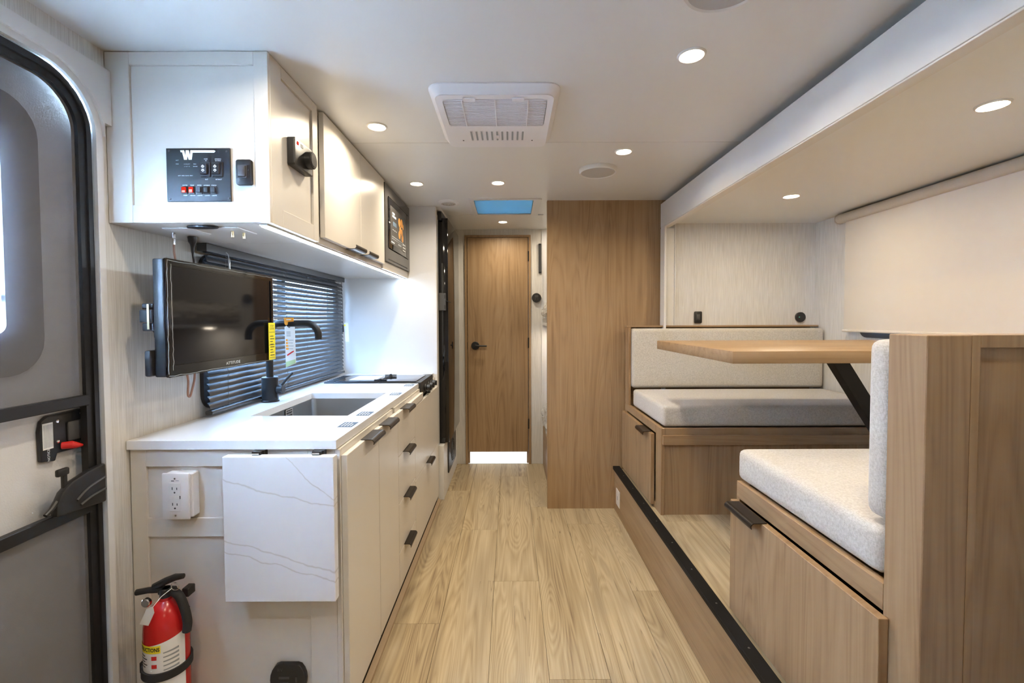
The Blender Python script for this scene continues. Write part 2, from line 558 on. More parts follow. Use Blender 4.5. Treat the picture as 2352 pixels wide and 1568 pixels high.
def struct(name, bm, mat, label=None, cat=None):
    o = obj(name, bm, mat)
    return tag(o, label, cat, kind='structure')

def text_bm(body, size, origin, right, up, depth=0.0003, align='CENTER', xs=1.0, bold=0.0):
    cu = bpy.data.curves.new('t', 'FONT')
    cu.body = body; cu.size = size; cu.align_x = align; cu.align_y = 'CENTER'; cu.resolution_u = 2
    cu.offset = bold
    o = bpy.data.objects.new('t', cu)
    col.objects.link(o)
    me = bpy.data.meshes.new_from_object(o)
    bm = bmesh.new(); bm.from_mesh(me)
    bpy.data.objects.remove(o); bpy.data.curves.remove(cu); bpy.data.meshes.remove(me)
    right = Vector(right).normalized(); up = Vector(up).normalized(); n = right.cross(up)
    org = Vector(origin)
    for v in bm.verts:
        v.co = org + right * (v.co.x * xs) + up * v.co.y + n * depth
    return bm

def text(body, size, origin, right, up, mat, parent, name='lettering', **kw):
    return obj(name, text_bm(body, size, origin, right, up, **kw), mat, parent)

XR, ZU, YR = (1, 0, 0), (0, 0, 1), (0, 1, 0)

# =================================================================== STRUCTURE
CE = 1.965          # ceiling height
XL = -1.13          # left wall
YB = 3.81           # rear wall with bathroom door
YF = -1.7           # wall behind the viewer
SL = 0.27           # floor height of the slide-out
SC = 1.81           # ceiling height of the slide-out

# ---- floor: every plank a piece
floor = struct('floor', box(XL - 0.06, 1.0, YF, 4.75, -0.04, -0.004), 'sub', 'light oak vinyl plank floor of the gangway', 'floor')
PW = 0.2067
rows = [(-0.285 + PW * k) for k in range(-4, 5)]
joints = {-1: 1.785, 0: 2.60, 1: 2.08, 2: 2.92, 3: 2.67, 4: 2.0}
PL = 1.42
for k, x0 in enumerate(rows):
    kk = k - 4
    x1 = x0 + PW
    j = joints.get(kk, 0.9 + 0.37 * kk)
    ylo, yhi = (YF, YB)
    if x1 < -0.45:
        yhi = 1.34
    y = j - PL * math.ceil((j - ylo) / PL)
    while y < yhi:
        a, b_ = max(y, ylo), min(y + PL, yhi)
        if b_ - a > 0.03 and x0 < 0.66:
            obj('plank', box(max(x0, XL) + 0.0006, min(x1, 0.665) - 0.0006, a + 0.0006, b_ - 0.0006, -0.004, 0.0, bev=0.0005), 'plank', floor)
        y += PL

# ---- ceiling of three boards with cover strips
SKX0, SKX1, SKY0, SKY1 = -0.228, 0.150, 2.862, 3.252
ceiling = struct('ceiling', boxes([(XL - 0.06, SKX0 - 0.02, YF, 4.75, CE + 0.006, CE + 0.03), (SKX1 + 0.02, 1.06, YF, 4.75, CE + 0.006, CE + 0.03),
                                   (SKX0 - 0.02, SKX1 + 0.02, YF, SKY0 - 0.02, CE + 0.006, CE + 0.03), (SKX0 - 0.02, SKX1 + 0.02, SKY1 + 0.02, 4.75, CE + 0.006, CE + 0.03)]),
                 'ceil', 'smooth white ceiling boards above the gangway', 'ceiling')
obj('ceiling_board', box(XL, 1.06, YF, 1.9533, CE, CE + 0.006), 'ceil', ceiling)
obj('ceiling_board', boxes([(XL, SKX0, 1.9567, 3.279, CE, CE + 0.006), (SKX1, 1.06, 1.9567, 3.279, CE, CE + 0.006),
                            (SKX0, SKX1, 1.9567, SKY0, CE, CE + 0.006), (SKX0, SKX1, SKY1, 3.279, CE, CE + 0.006)]), 'ceil', ceiling)
obj('ceiling_board', box(XL, 1.06, 3.281, 4.75, CE, CE + 0.006), 'ceil', ceiling)
obj('seam_strip', box(XL, 1.0, 1.953, 1.957, CE + 0.0012, CE + 0.004), 'tedge', ceiling)
obj('seam_strip', box(-0.44, 0.24, 3.272, 3.288, CE - 0.005, CE + 0.002, bev=0.0015), 'white', ceiling)

# ---- left wall with door opening and kitchen window opening
WY0, WY1, WZ0, WZ1 = 1.68, 2.93, 0.915, 1.44
DY0, DY1, DZ0, DZ1 = 0.56, 1.25, 0.02, 1.852
wl = []
T = (XL - 0.05, XL)
for (y0, y1, z0, z1) in ((YF, DY0, 0, CE), (DY0, DY1, DZ1, CE), (DY0, DY1, -0.004, DZ0), (DY1, WY0, 0, CE), (WY0, WY1, 0, WZ0), (WY0, WY1, WZ1, CE), (WY1, 4.75, 0, CE)):
    wl.append((T[0], T[1], y0, y1, z0, z1))
struct('wall_left', boxes(wl), 'wallp', 'pale linen patterned wall on the kitchen side', 'wall')

# ---- rear wall
bw = [(XL, -0.375, YB, YB + 0.03, 0, CE), (-0.375, 0.170, YB, YB + 0.03, 1.916, CE), (0.170, 0.268, YB, YB + 0.03, 0, CE)]
struct('wall_back', boxes(bw), 'wallp', 'pale linen patterned wall around the bathroom door', 'wall')
struct('trim_1', box(0.262, 0.272, YB - 0.004, YB + 0.032, 0, CE - 0.001), 'white', 'thin pale corner strip beside the bunks', 'trim')
# bathroom behind
struct('wall_bathroom', boxes([(-0.9, 0.9, 4.70, 4.73, 0, CE), (-0.93, -0.9, YB + 0.03, 4.73, 0, CE), (0.9, 0.93, YB + 0.031, 4.73, 0, CE)]), 'panelw', 'white bathroom wall behind the oak door', 'wall')
struct('floor_bathroom', box(-0.9, 0.9, YB + 0.005, 4.70, -0.0035, 0.001), 'tile', 'white bathroom floor glimpsed beneath the oak door', 'floor')
# wall behind the viewer and right-hand wall
struct('wall_front', box(XL, 1.06, YF - 0.03, YF, 0, CE), 'wallp', 'pale wall behind the viewer', 'wall')
struct('wall_right', boxes([(1.0, 1.04, YF, 0.72, 0, CE), (1.0, 1.04, 0.70, 2.93, 1.831, CE), (1.0, 1.04, 0.72, 2.93, 0.0, 0.239), (1.0, 1.04, 2.886, 2.93, 0.239, 1.831), (1.0, 1.04, 0.690, 0.699, 0.239, 1.831)]), 'wallp', 'right wall holding the slide-out opening', 'wall')
struct('wall_bunk_side', box(1.0, 1.04, 2.93, 4.73, 0, CE), 'panelw', 'white outer wall of the bunk corner', 'wall')

# ---- oak partition in front of the bunks
part = struct('wall_partition', box(0.238, 1.0, 2.893, 2.925, 0, CE), 'oak_z', 'full-height oak panel wall right of the gangway', 'wall')
obj('edge_band', box(0.235, 0.2385, 2.892, 2.926, 0, CE - 0.001, bev=0.0008), 'oak_z', part)
# ---- kitchen end panel
struct('wall_galley_end', box(XL, -0.492, 3.024, 3.045, 0, CE), 'panelw', 'white full-height panel at the end of the worktop', 'wall')
obj('edge_band', box(-0.4925, -0.486, 3.022, 3.047, 0, CE - 0.001, bev=0.001), 'cab', bpy.data.objects['wall_galley_end'])

# ---- slide-out shell
SX = 1.905
struct('wall_slide_end', box(0.985, SX, 2.852, 2.885, SL, SC + 0.02), 'wallp', 'pale linen end wall of the dinette slide-out', 'wall')
struct('wall_slide_near', box(0.985, SX, 0.70, 0.73, SL, SC + 0.02), 'wallp', 'pale linen near end wall of the dinette slide-out', 'wall')
S_W = (1.25, 2.44, 1.125, 1.66)   # window behind the roller shade
sw = [(SX, SX + 0.04, 0.70, S_W[0], SL - 0.03, SC + 0.02), (SX, SX + 0.04, S_W[1], 2.885, SL - 0.03, SC + 0.02), (SX, SX + 0.04, S_W[0], S_W[1], SL - 0.03, S_W[2]), (SX, SX + 0.04, S_W[0], S_W[1], S_W[3], SC + 0.02)]
struct('wall_slide_side', boxes(sw), 'wallp', 'pale linen outer wall of the dinette slide-out behind the shade', 'wall')
struct('ceiling_slide', box(0.955, SX, 0.70, 2.885, SC, SC + 0.02), 'ceil', 'white lowered ceiling of the dinette slide-out', 'ceiling')
struct('trim_2', box(0.942, 0.955, 0.70, 2.865, 1.785, 1.932, bev=0.0015), 'white', 'white fascia board along the slide-out ceiling', 'trim')
struct('trim_3', box(0.9435, 0.985, 0.70, 2.864, 1.779, 1.7845, bev=0.001), 'cab', 'narrow beige lip below the slide-out fascia', 'trim')
struct('trim_4', boxes([(0.942, 0.955, 2.79, 2.865, SL, 1.7785), (0.9555, 1.02, 2.838, 2.851, SL, 1.7785)], bev=0.001), 'white', 'white upright jamb beside the oak panel wall', 'trim')
struct('trim_5', box(1.0205, 1.028, 2.834, 2.8515, 1.172, 1.808, bev=0.001), 'white', 'slim cream edge strip beside the slide-out jamb', 'trim')
struct('trim_6', boxes([(0.9755, 0.9995, 0.70, 2.892, 1.836, 1.9445), (0.9555, 0.9995, 0.70, 2.892, 1.831, 1.8355), (0.9552, 0.9568, 0.70, 2.865, 1.836, 1.930)]), 'rubber', 'dark rubber seal and lining added to darken the slot above the slide-out fascia', 'trim')  # lining on slide roof and fascia back is added to deepen the slot's shade

struct('trim_12', box(0.942, 0.9995, 0.672, 0.6985, 0.0, CE - 0.0005, bev=0.001), 'white', 'white upright jamb at the near end of the slide-out', 'trim')

floor_s = struct('floor_slide', box(0.675, SX, 0.72, 2.86, SL - 0.03, SL - 0.004), 'sub', 'raised oak plank floor of the dinette', 'floor')
rs = [0.6995 + PW * k for k in range(6)]
js = [2.10, 1.55, 2.05, 1.3, 1.9, 1.6]
for x0, j in zip(rs, js):
    y = j - PL
    while y < 2.85:
        a, b_ = max(y, 0.73), min(y + PL, 2.85)
        if b_ - a > 0.03:
            obj('plank', box(x0 + 0.0006, min(x0 + PW, SX) - 0.0006, a + 0.0006, b_ - 0.0006, SL - 0.004, SL, bev=0.0005), 'plank', floor_s)
        y += PL
struct('trim_7', box(0.665, 0.675, -0.2, 2.892, 0, 0.256), 'oak_y', 'oak riser board below the dinette step', 'trim')
st_trim = struct('trim_8', boxes([(0.655, 0.6985, -0.2, 2.892, 0.2705, 0.276), (0.655, 0.6645, -0.2, 2.892, 0.2565, 0.2705)], bev=0.0012), 'blktrim', 'black metal nosing along the dinette step', 'trim')
for k in range(12):
    yy = 0.45 + k * 0.205
    obj('screw', lathe([(0.0035, 0), (0.0035, 0.0004), (0.0018, 0.0014), (0, 0.0016)], (0.678, yy, 0.2760), 'z', 10), 'darkgrey', st_trim)
struct('trim_9', prism([(-0.4865, 0.0), (-0.468, 0.0), (-0.470, 0.010), (-0.4865, 0.022)], 'y', 1.34, 3.02), 'tedge', 'thin oak edging where base cabinets meet the floor', 'trim')

# ---- outdoors
struct('ground', box(-16, 16, -16, 16, -0.75, -0.70), 'ground', 'gravel lot outside the entry door', 'ground')

# =================================================================== DOORS AND WINDOWS
# ---- bathroom door
d1 = thing('door_1', (-0.103, YB, 0), 'plain oak bathroom door at the end of the gangway', 'door')
tag(d1, kind='structure')
obj('door_stop', boxes([(-0.3595, -0.345, YB + 0.0205, YB + 0.0295, 0.0, 1.899), (0.138, 0.1535, YB + 0.0205, YB + 0.0295, 0.0, 1.899), (-0.345, 0.138, YB + 0.0205, YB + 0.0295, 1.886, 1.899)]), 'oak_z', d1)  # unseen strips added behind the leaf to block bathroom light at its edges
obj('door_frame', boxes([(-0.378, -0.360, YB - 0.012, YB + 0.03, 0.0, 1.900), (0.154, 0.172, YB - 0.012, YB + 0.03, 0.0, 1.900), (-0.378, 0.172, YB - 0.012, YB + 0.03, 1.900, 1.918)], bev=0.001), 'oak_z', d1)
obj('door_leaf', box(-0.356, 0.149, YB - 0.008, YB + 0.020, 0.104, 1.897, bev=0.0015), 'oak_z', d1)
for z in (1.70, 0.98, 0.30):
    obj('hinge', box(0.1465, 0.1575, YB - 0.0150, YB - 0.0085, z, z + 0.085, bev=0.002), 'blkm', d1)
lv = obj('rosette', merge(cyl((-0.292, YB - 0.020, 1.000), 0.034, 0.012, 'y', 28, 0.003), cyl((-0.292, YB - 0.045, 1.000), 0.013, 0.026, 'y', 16)), 'blkm', d1)
obj('lever', tube(spline([(-0.292, YB - 0.043, 1.000), (-0.275, YB - 0.046, 1.000), (-0.24, YB - 0.046, 0.999), (-0.195, YB - 0.045, 0.998)], 4), 0.0075, 10), 'blkm', lv)
obj('latch_plate', box(-0.3595, -0.3570, YB - 0.0125, YB - 0.0085, 0.97, 1.03), 'blkm', d1)

# ---- kitchen window behind the blind
w1 = thing('window_1', (XL - 0.02, (WY0 + WY1) / 2, WZ0), 'black framed kitchen window behind the charcoal blind', 'window')
tag(w1, kind='structure')
obj('window_frame', ring(rrect(WY0 - 0.03, WY1 + 0.03, WZ0 - 0.03, WZ1 + 0.02, 0.06), rrect(WY0 + 0.02, WY1 - 0.02, WZ0 + 0.02, WZ1 - 0.02, 0.045), 'x', XL + 0.0005, XL + 0.014), 'blk', w1)
obj('pane', box(XL - 0.046, XL - 0.041, WY0, WY1, WZ0, WZ1), 'tinted', w1)
obj('mullion', box(XL - 0.036, XL - 0.012, 2.28, 2.32, WZ0 + 0.002, WZ1 - 0.002), 'blk', w1)

# ---- dinette window behind the roller shade
w2 = thing('window_2', (SX + 0.02, 1.85, S_W[2]), 'black framed dinette window covered by the cream shade', 'window')
tag(w2, kind='structure')
obj('window_frame', ring(rrect(S_W[0] - 0.03, S_W[1] + 0.03, S_W[2] - 0.012, S_W[3] + 0.03, 0.05), rrect(S_W[0] + 0.02, S_W[1] - 0.02, S_W[2] + 0.02, S_W[3] - 0.02, 0.04), 'x', SX - 0.012, SX - 0.0005), 'blk', w2)
obj('pane', box(SX + 0.010, SX + 0.015, S_W[0], S_W[1], S_W[2], S_W[3]), 'tinted', w2)

# ---- entry door: white casing, solid door outside, black screen door inside
def arch(y0, y1, z0, z1, r, n=8):
    return rrect(y0, y1, z0, z1, (0.02, r, r, 0.02), n)
outer = arch(0.555, 1.268, 0.02, 1.870, 0.150)
inner = arch(0.570, 1.249, 0.03, 1.853, 0.135)
struct('trim_10', ring(outer, inner, 'x', XL + 0.0005, XL + 0.010), 'white', 'thin white flange around the entry door opening', 'trim')
cas = [(0.50, 1.908), (1.304, 1.908), (1.304, 1.758), (1.268, 1.758)]
for k in range(0, 9):
    t = math.radians(90 * k / 8)
    cas.append((1.268 - 0.15 + 0.15 * math.cos(t), 1.870 - 0.15 + 0.15 * math.sin(t)))
cas += [(0.50, 1.870)]
struct('trim_11', prism(cas, 'x', XL + 0.0005, XL + 0.018), 'white', 'white header board with curved cut above the entry door', 'trim')

XD = XL - 0.042     # inner skin of the solid door
d2 = thing('door_2', (XD - 0.02, 0.90, 0.03), 'white entry door with blue-black framed window behind the screen', 'door')
tag(d2, kind='structure')
gw = rrect(0.70, 1.055, 1.180, 1.660, 0.02)
obj('door_leaf', ring(arch(0.562, 1.248, 0.025, 1.850, 0.135, 6), rrect(0.70, 1.055, 1.180, 1.660, 0.02, 6)[:0] or [(p[0], p[1]) for p in rrect(0.70, 1.055, 1.180, 1.660, (0.02, 0.03, 0.03, 0.02), 6)], 'x', XD - 0.030, XD), 'doorskin', d2)
wf = obj('window_surround', ring(rrect(0.62, 1.135, 1.085, 1.745, 0.085), rrect(0.705, 1.05, 1.185, 1.655, 0.022), 'x', XD + 0.0005, XD + 0.010), 'blk', d2)
obj('pane', box(XD - 0.022, XD - 0.018, 0.70, 1.055, 1.18, 1.66), 'glass', d2)
obj('pane_bar', box(XD - 0.017, XD - 0.008, 0.701, 1.054, 1.262, 1.278), 'blk', d2)
# deadbolt plate seen through the open middle of the screen door
dl = tag(thing('door_lock', (XD + 0.001, 1.17, 0.87), 'black deadbolt plate with red handle and NOTICE sticker on entry door', 'door lock'))
obj('plate', prism([(1.115, 0.865), (1.150, 0.858), (1.156, 0.876), (1.222, 0.874), (1.236, 0.886), (1.238, 0.966), (1.226, 0.978), (1.135, 0.976), (1.118, 0.965), (1.113, 0.94)], 'x', XD + 0.0005, XD + 0.012, bev=0.003), 'blk', dl)
obj('sticker', box(XD + 0.0122, XD + 0.0128, 1.119, 1.145, 0.893, 0.959), 'paper', dl)
for k in range(8):
    yy = 1.1215 + k * 0.003
    obj('print_line', box(XD + 0.0129, XD + 0.0131, yy, yy + 0.0012, 0.897, 0.955), 'grey', dl)
text('NOTICE', 0.0085, (XD + 0.0122, 1.133, 0.878), (0, 0, 1), (0, -1, 0), 'inkw', dl)
obj('paddle', box(XD + 0.0122, XD + 0.018, 1.180, 1.228, 0.900, 0.952, bev=0.004, seg=2), 'darkgrey', dl)
for (yy, zz) in ((1.157, 0.958), (1.157, 0.906), (1.222, 0.966), (1.222, 0.888)):
    obj('screw', lathe([(0.0045, 0), (0.004, 0.0015), (0, 0.0024)], (XD + 0.0122, yy, zz), 'x', 12), 'chrome', dl)
obj('handle', tube([(XD + 0.014, 1.165, 0.893), (XD + 0.030, 1.175, 0.893), (XD + 0.031, 1.185, 0.889), (XD + 0.029, 1.204, 0.884)], [0.009, 0.010, 0.008, 0.0035], 12), 'redp', dl)

# screen door
XSc = XL - 0.001
sd = thing('screen_door', (XSc - 0.01, 0.90, 0.03), 'black framed insect screen door with open middle bay and latch', 'screen door')
oa = arch(0.574, 1.246, 0.034, 1.849, 0.131); ia = arch(0.612, 1.208, 0.072, 1.811, 0.100)
obj('frame', ring(oa, ia, 'x', XSc - 0.018, XSc), 'blkm', sd)
obj('frame_lip', ring(arch(0.584, 1.236, 0.044, 1.839, 0.121), arch(0.594, 1.226, 0.054, 1.829, 0.112), 'x', XSc, XSc + 0.006), 'blkm', sd)
obj('crossbar', box(XSc - 0.016, XSc + 0.003, 0.606, 1.214, 0.989, 1.018, bev=0.002), 'blkm', sd)
obj('crossbar', box(XSc - 0.016, XSc + 0.003, 0.606, 1.214, 0.701, 0.732, bev=0.002), 'blkm', sd)
obj('screen', prism(rrect(0.608, 1.212, 1.010, 1.815, (0.005, 0.104, 0.104, 0.005)), 'x', XSc - 0.0100, XSc - 0.0094), 'mesh', sd)
obj('screen', prism(rrect(0.608, 1.212, 0.068, 0.710, 0.01), 'x', XSc - 0.0100, XSc - 0.0094), 'mesh', sd)
la = obj('latch', prism([(1.098, 0.734), (1.100, 0.764), (1.115, 0.790), (1.140, 0.808), (1.185, 0.820), (1.236, 0.826), (1.236, 0.720), (1.12, 0.731)], 'x', XSc + 0.0035, XSc + 0.022, bev=0.005), 'blk', sd)
obj('latch_rib', tube(spline([(XSc + 0.0225, 1.150, 0.757), (XSc + 0.024, 1.180, 0.777), (XSc + 0.0225, 1.232, 0.789)], 5), 0.003, 8), 'darkgrey', la)
obj('latch_rib', tube(spline([(XSc + 0.0225, 1.160, 0.741), (XSc + 0.024, 1.190, 0.752), (XSc + 0.0225, 1.232, 0.757)], 5), 0.003, 8), 'darkgrey', la)
obj('latch_tab', merge(box(XSc + 0.006, XSc + 0.015, 1.124, 1.136, 0.795, 0.832, bev=0.002), box(XSc + 0.006, XSc + 0.017, 1.110, 1.140, 0.828, 0.847, bev=0.004, seg=2)), 'blk', la)
obj('latch_pull', tube([(XSc + 0.012, 1.108, 0.768), (XSc + 0.014, 1.092, 0.755), (XSc + 0.014, 1.078, 0.747)], [0.008, 0.006, 0.005], 10), 'blk', la)

# =================================================================== KITCHEN BASE UNITS
XF = -0.505      # front of carcasses
def shell(x0, x1, y0, y1, z0, z1, t=0.016, za=None, zb=None):
    return boxes([(x0, x1, y0, y0 + t, z0, za or z1), (x0, x1, y1 - t, y1, z0, zb or z1), (x0, x0 + 0.006, y0 + t, y1 - t, z0, z1), (x0 + 0.006, x1, y0 + t, y1 - t, z0 + 0.04, z0 + 0.055), (x1 - 0.016, x1, y0 + t, y1 - t, z0, z0 + 0.039), (x1 - 0.016, x1, y0 + t, y1 - t, z1 - 0.05, z1)])

def pull(parent, axis, sgn, edge, a0, a1, xf, top=True, mat='bronze'):
    """edge pull: leaf lying over the door edge, rolled lip in front. axis y, face normal sgn*X at xf"""
    n = 8
    d = -1 if top else 1
    prof = [(-0.014, 0.0005), (0.020, 0.0005)]
    for k in range(n + 1):
        t = math.radians(90 - 120 * k / n)
        prof.append((0.020 + 0.012 * math.cos(t), -0.0115 + 0.012 * math.sin(t)))
    inner = [(0.020 + 0.0095 * math.cos(math.radians(-30 + 120 * k / n)), -0.0115 + 0.0095 * math.sin(math.radians(-30 + 120 * k / n))) for k in range(n + 1)]
    prof += inner + [(-0.014, -0.0015)]
    poly = []
    for (u, v) in prof:
        z = edge + (v + 0.0022) if top else edge - (v + 0.0022)
        poly.append((xf + sgn * u, z))
    return obj('handle', prism(poly, 'y', a0, a1), mat, parent)

DT = 0.018
def front(parent, name, y0, y1, z0, z1, handle=None, top=True):
    o = obj(name, box(XF + 0.001, XF + 0.001 + DT, y0 + 0.0015, y1 - 0.0015, z0, z1, bev=0.0012), 'cab', parent)
    if handle:
        pull(o, 'y', 1, z1 if top else z0, handle[0], handle[1], XF + 0.001 + DT, top)
    return o

sc = thing('sink_cabinet', (-0.81, 1.64, 0), 'greige sink base cabinet with two tall doors under the worktop', 'cabinet')
obj('body', shell(XL + 0.005, XF, 1.348, 1.953, 0, 0.833, zb=0.64), 'cab', sc)
YE = 1.335
# framed end facing the entry: recessed sheet with stiles and rails
obj('recessed_panel', box(XL + 0.004, XF, YE + 0.0085, 1.3475, 0, 0.833), 'cab', sc)
obj('stile', box(XL + 0.004, -1.080, YE, YE + 0.008, 0, 0.833, bev=0.0008), 'cab', sc)
obj('stile', box(-0.600, -0.520, YE, YE + 0.008, 0, 0.833, bev=0.0008), 'cab', sc)
obj('rail', box(-1.0798, -0.6002, YE, YE + 0.008, 0.783, 0.833, bev=0.0008), 'cab', sc)
obj('rail', box(-1.0798, -0.6002, YE, YE + 0.008, 0.572, 0.628, bev=0.0008), 'cab', sc)
obj('corner_strip', box(-0.5195, -0.5045, YE - 0.002, YE + 0.008, 0, 0.833, bev=0.001), 'cab', sc)
front(sc, 'door', 1.338, 1.664, 0.035, 0.814, (1.505, 1.645))
front(sc, 'door', 1.666, 1.953, 0.035, 0.814, (1.715, 1.855))

dc = thing('drawer_cabinet', (-0.81, 2.13, 0), 'greige base cabinet with a stack of four drawers', 'cabinet')
obj('body', shell(XL + 0.005, XF, 1.955, 2.300, 0, 0.833, za=0.64), 'cab', dc)
for (z0, z1) in ((0.622, 0.812), (0.414, 0.618), (0.196, 0.410), (0.035, 0.192)):
    front(dc, 'drawer', 1.955, 2.300, z0, z1, (2.045, 2.180))

cc_ = thing('cooker_cabinet', (-0.81, 2.66, 0), 'greige base cabinet beneath the cooktop with two flap doors', 'cabinet')
obj('body', boxes([(XL + 0.005, XF, 2.302, 2.318, 0, 0.833), (XL + 0.005, XF, 3.004, 3.020, 0, 0.833), (XL + 0.005, XL + 0.012, 2.318, 3.004, 0, 0.833), (XL + 0.012, XF, 2.318, 3.004, 0.04, 0.055), (XF - 0.016, XF, 2.318, 3.004, 0, 0.0395), (XF - 0.016, XF, 2.318, 2.52, 0.775, 0.833), (XF - 0.016, XF, 2.935, 3.004, 0.775, 0.833)]), 'cab', cc_)
front(cc_, 'door', 2.302, 3.020, 0.394, 0.772, None)
front(cc_, 'door', 2.302, 3.020, 0.035, 0.390, (2.60, 2.735))
obj('filler', box(XF + 0.001, XF + DT, 2.304, 2.525, 0.776, 0.812, bev=0.001), 'cab', cc_)

# ---- worktop
SKN = (-0.962, -0.602, 1.672, 2.195)     # sink cut-out
CKY0, CKY1 = 2.528, 2.925
wt = tag(obj('worktop', boxes([(XL + 0.002, SKN[0], 1.325, 3.022, 0.836, 0.862), (SKN[0], SKN[1], 1.325, SKN[2], 0.836, 0.862), (SKN[0], SKN[1], SKN[3], 3.022, 0.836, 0.862),
                               (SKN[1], -0.56, 1.325, 3.022, 0.836, 0.862), (-0.56, -0.512, 1.325, CKY0, 0.836, 0.862), (-0.56, -0.512, CKY1, 3.022, 0.836, 0.862)]), 'quartz'),
         'polished white quartz kitchen worktop with sink cut-out', 'worktop')
# ---- sink
sk = thing('kitchen_sink', (-0.782, 1.93, 0.66), 'undermount stainless steel kitchen sink set in the worktop', 'sink')
o2 = rrect(SKN[0] - 0.012, SKN[1] + 0.012, SKN[2] - 0.012, SKN[3] + 0.012, 0.03)
i2 = rrect(SKN[0] + 0.001, SKN[1] - 0.001, SKN[2] + 0.001, SKN[3] - 0.001, 0.022)
b_in = rrect(SKN[0] + 0.012, SKN[1] - 0.012, SKN[2] + 0.012, SKN[3] - 0.012, 0.022)
bs = bmesh.new()
L0 = [bs.verts.new((p[0], p[1], 0.8355)) for p in o2]; L1 = [bs.verts.new((p[0], p[1], 0.8355)) for p in i2]
L2 = [bs.verts.new((p[0], p[1], 0.672)) for p in b_in]
ctr = bs.verts.new((-0.782, 1.93, 0.664))
n_ = len(o2)
for i in range(n_):
    j = (i + 1) % n_
    bs.faces.new((L0[i], L0[j], L1[j], L1[i])); bs.faces.new((L1[i], L1[j], L2[j], L2[i])); bs.faces.new((L2[i], L2[j], ctr))
bmesh.ops.recalc_face_normals(bs, faces=bs.faces)
obj('basin', bs, 'steel', sk)
obj('drain', lathe([(0.045, 0.0), (0.045, 0.003), (0.036, 0.004), (0.030, -0.001), (0, -0.001)], (-0.782, 1.93, 0.668), 'z', 24), 'chrome', sk)
ss = obj('sticker', box(-0.9568, -0.9560, 1.925, 1.985, 0.780, 0.832), 'ink', sk, 'black sticker with white print')
obj('sticker_border', ring(rrect(1.9255, 1.9845, 0.7805, 0.8315, 0.004, 3), rrect(1.9275, 1.9825, 0.7825, 0.8295, 0.003, 3), 'x', -0.9559, -0.9556), 'inkw', ss)
for k, t_ in enumerate(('Avoid Scratches', 'Countertop with', 'Cleaner Sheet')):
    text(t_, 0.0075, (-0.9559, 1.955, 0.822 - k * 0.0115), YR, ZU, 'inkw', ss)

# ---- faucet
fa = thing('kitchen_faucet', (-1.047, 1.975, 0.862), 'matt black gooseneck kitchen faucet behind the sink', 'faucet')
obj('base', lathe([(0, 0), (0.036, 0), (0.036, 0.006), (0.033, 0.008), (0.033, 0.106), (0.030, 0.108), (0, 0.108)], (-1.047, 1.975, 0.862), 'z', 32), 'blkm', fa)
obj('spout', tube([(-1.047, 1.975, 0.968), (-1.047, 1.975, 1.150)] + [(-1.047 + 0.052 - 0.052 * math.cos(t), 1.975, 1.150 + 0.052 * math.sin(t)) for t in [math.radians(a) for a in range(10, 91, 10)]] +
                  [(-0.885 + 0.052 * math.sin(t), 1.975, 1.150 + 0.052 * math.cos(t)) for t in [math.radians(a) for a in range(0, 91, 10)]] + [(-0.833, 1.975, 1.132)], 0.0145, 16), 'blkm', fa)
hh = obj('valve', merge(cyl((-1.014, 1.975, 0.915), 0.019, 0.026, 'x', 20, 0.002)), 'blkm', fa)
obj('lever', tube([(-0.998, 1.975, 0.930), (-0.975, 1.978, 0.960), (-0.950, 1.982, 0.987)], 0.0055, 10), 'blkm', hh)

# retail tag hanging from the spout
ft = thing('faucet_tag', (-0.945, 1.957, 1.00), 'white and orange retail tag hanging from the faucet spout', 'tag')
obj('clip', prism([(-0.972, 1.226), (-0.930, 1.226), (-0.930, 1.210), (-0.955, 1.208), (-0.957, 1.196), (-0.964, 1.194), (-0.970, 1.200)], 'y', 1.9555, 1.9570), 'orange', ft)
obj('card', prism([(-0.970, 1.186), (-0.962, 1.192), (-0.956, 1.186), (-0.950, 1.181), (-0.944, 1.187), (-0.926, 1.187), (-0.924, 1.030), (-0.967, 1.012)], 'y', 1.9555, 1.9570), 'paper', ft)
obj('card_foot', prism([(-0.9665, 1.036), (-0.9245, 1.048), (-0.9243, 1.0315), (-0.9668, 1.0135)], 'y', 1.9545, 1.9553), 'green', ft)
for k in range(4):
    z = 1.130 - k * 0.0125
    obj('icon', box(-0.9645, -0.957 + 0.001 * k, 1.9548, 1.9553, z - 0.004, z + 0.004), 'orange', ft)
    obj('print_line', box(-0.954, -0.932 - 0.003 * (k % 2), 1.9548, 1.9553, z - 0.001, z + 0.001), 'grey', ft)
obj('red_stroke', prism([(-0.961, 1.067), (-0.959, 1.062), (-0.931, 1.080), (-0.931, 1.085), (-0.940, 1.081)], 'y', 1.9540, 1.9547), 'redp', ft)
for k in range(3):
    obj('print_line', box(-0.962, -0.944, 1.9548, 1.9553, 1.163 - k * 0.008, 1.166 - k * 0.008), 'grey', ft)
obj('print_line', box(-0.961, -0.941, 1.9548, 1.9553, 1.216, 1.220), 'inkw', ft)

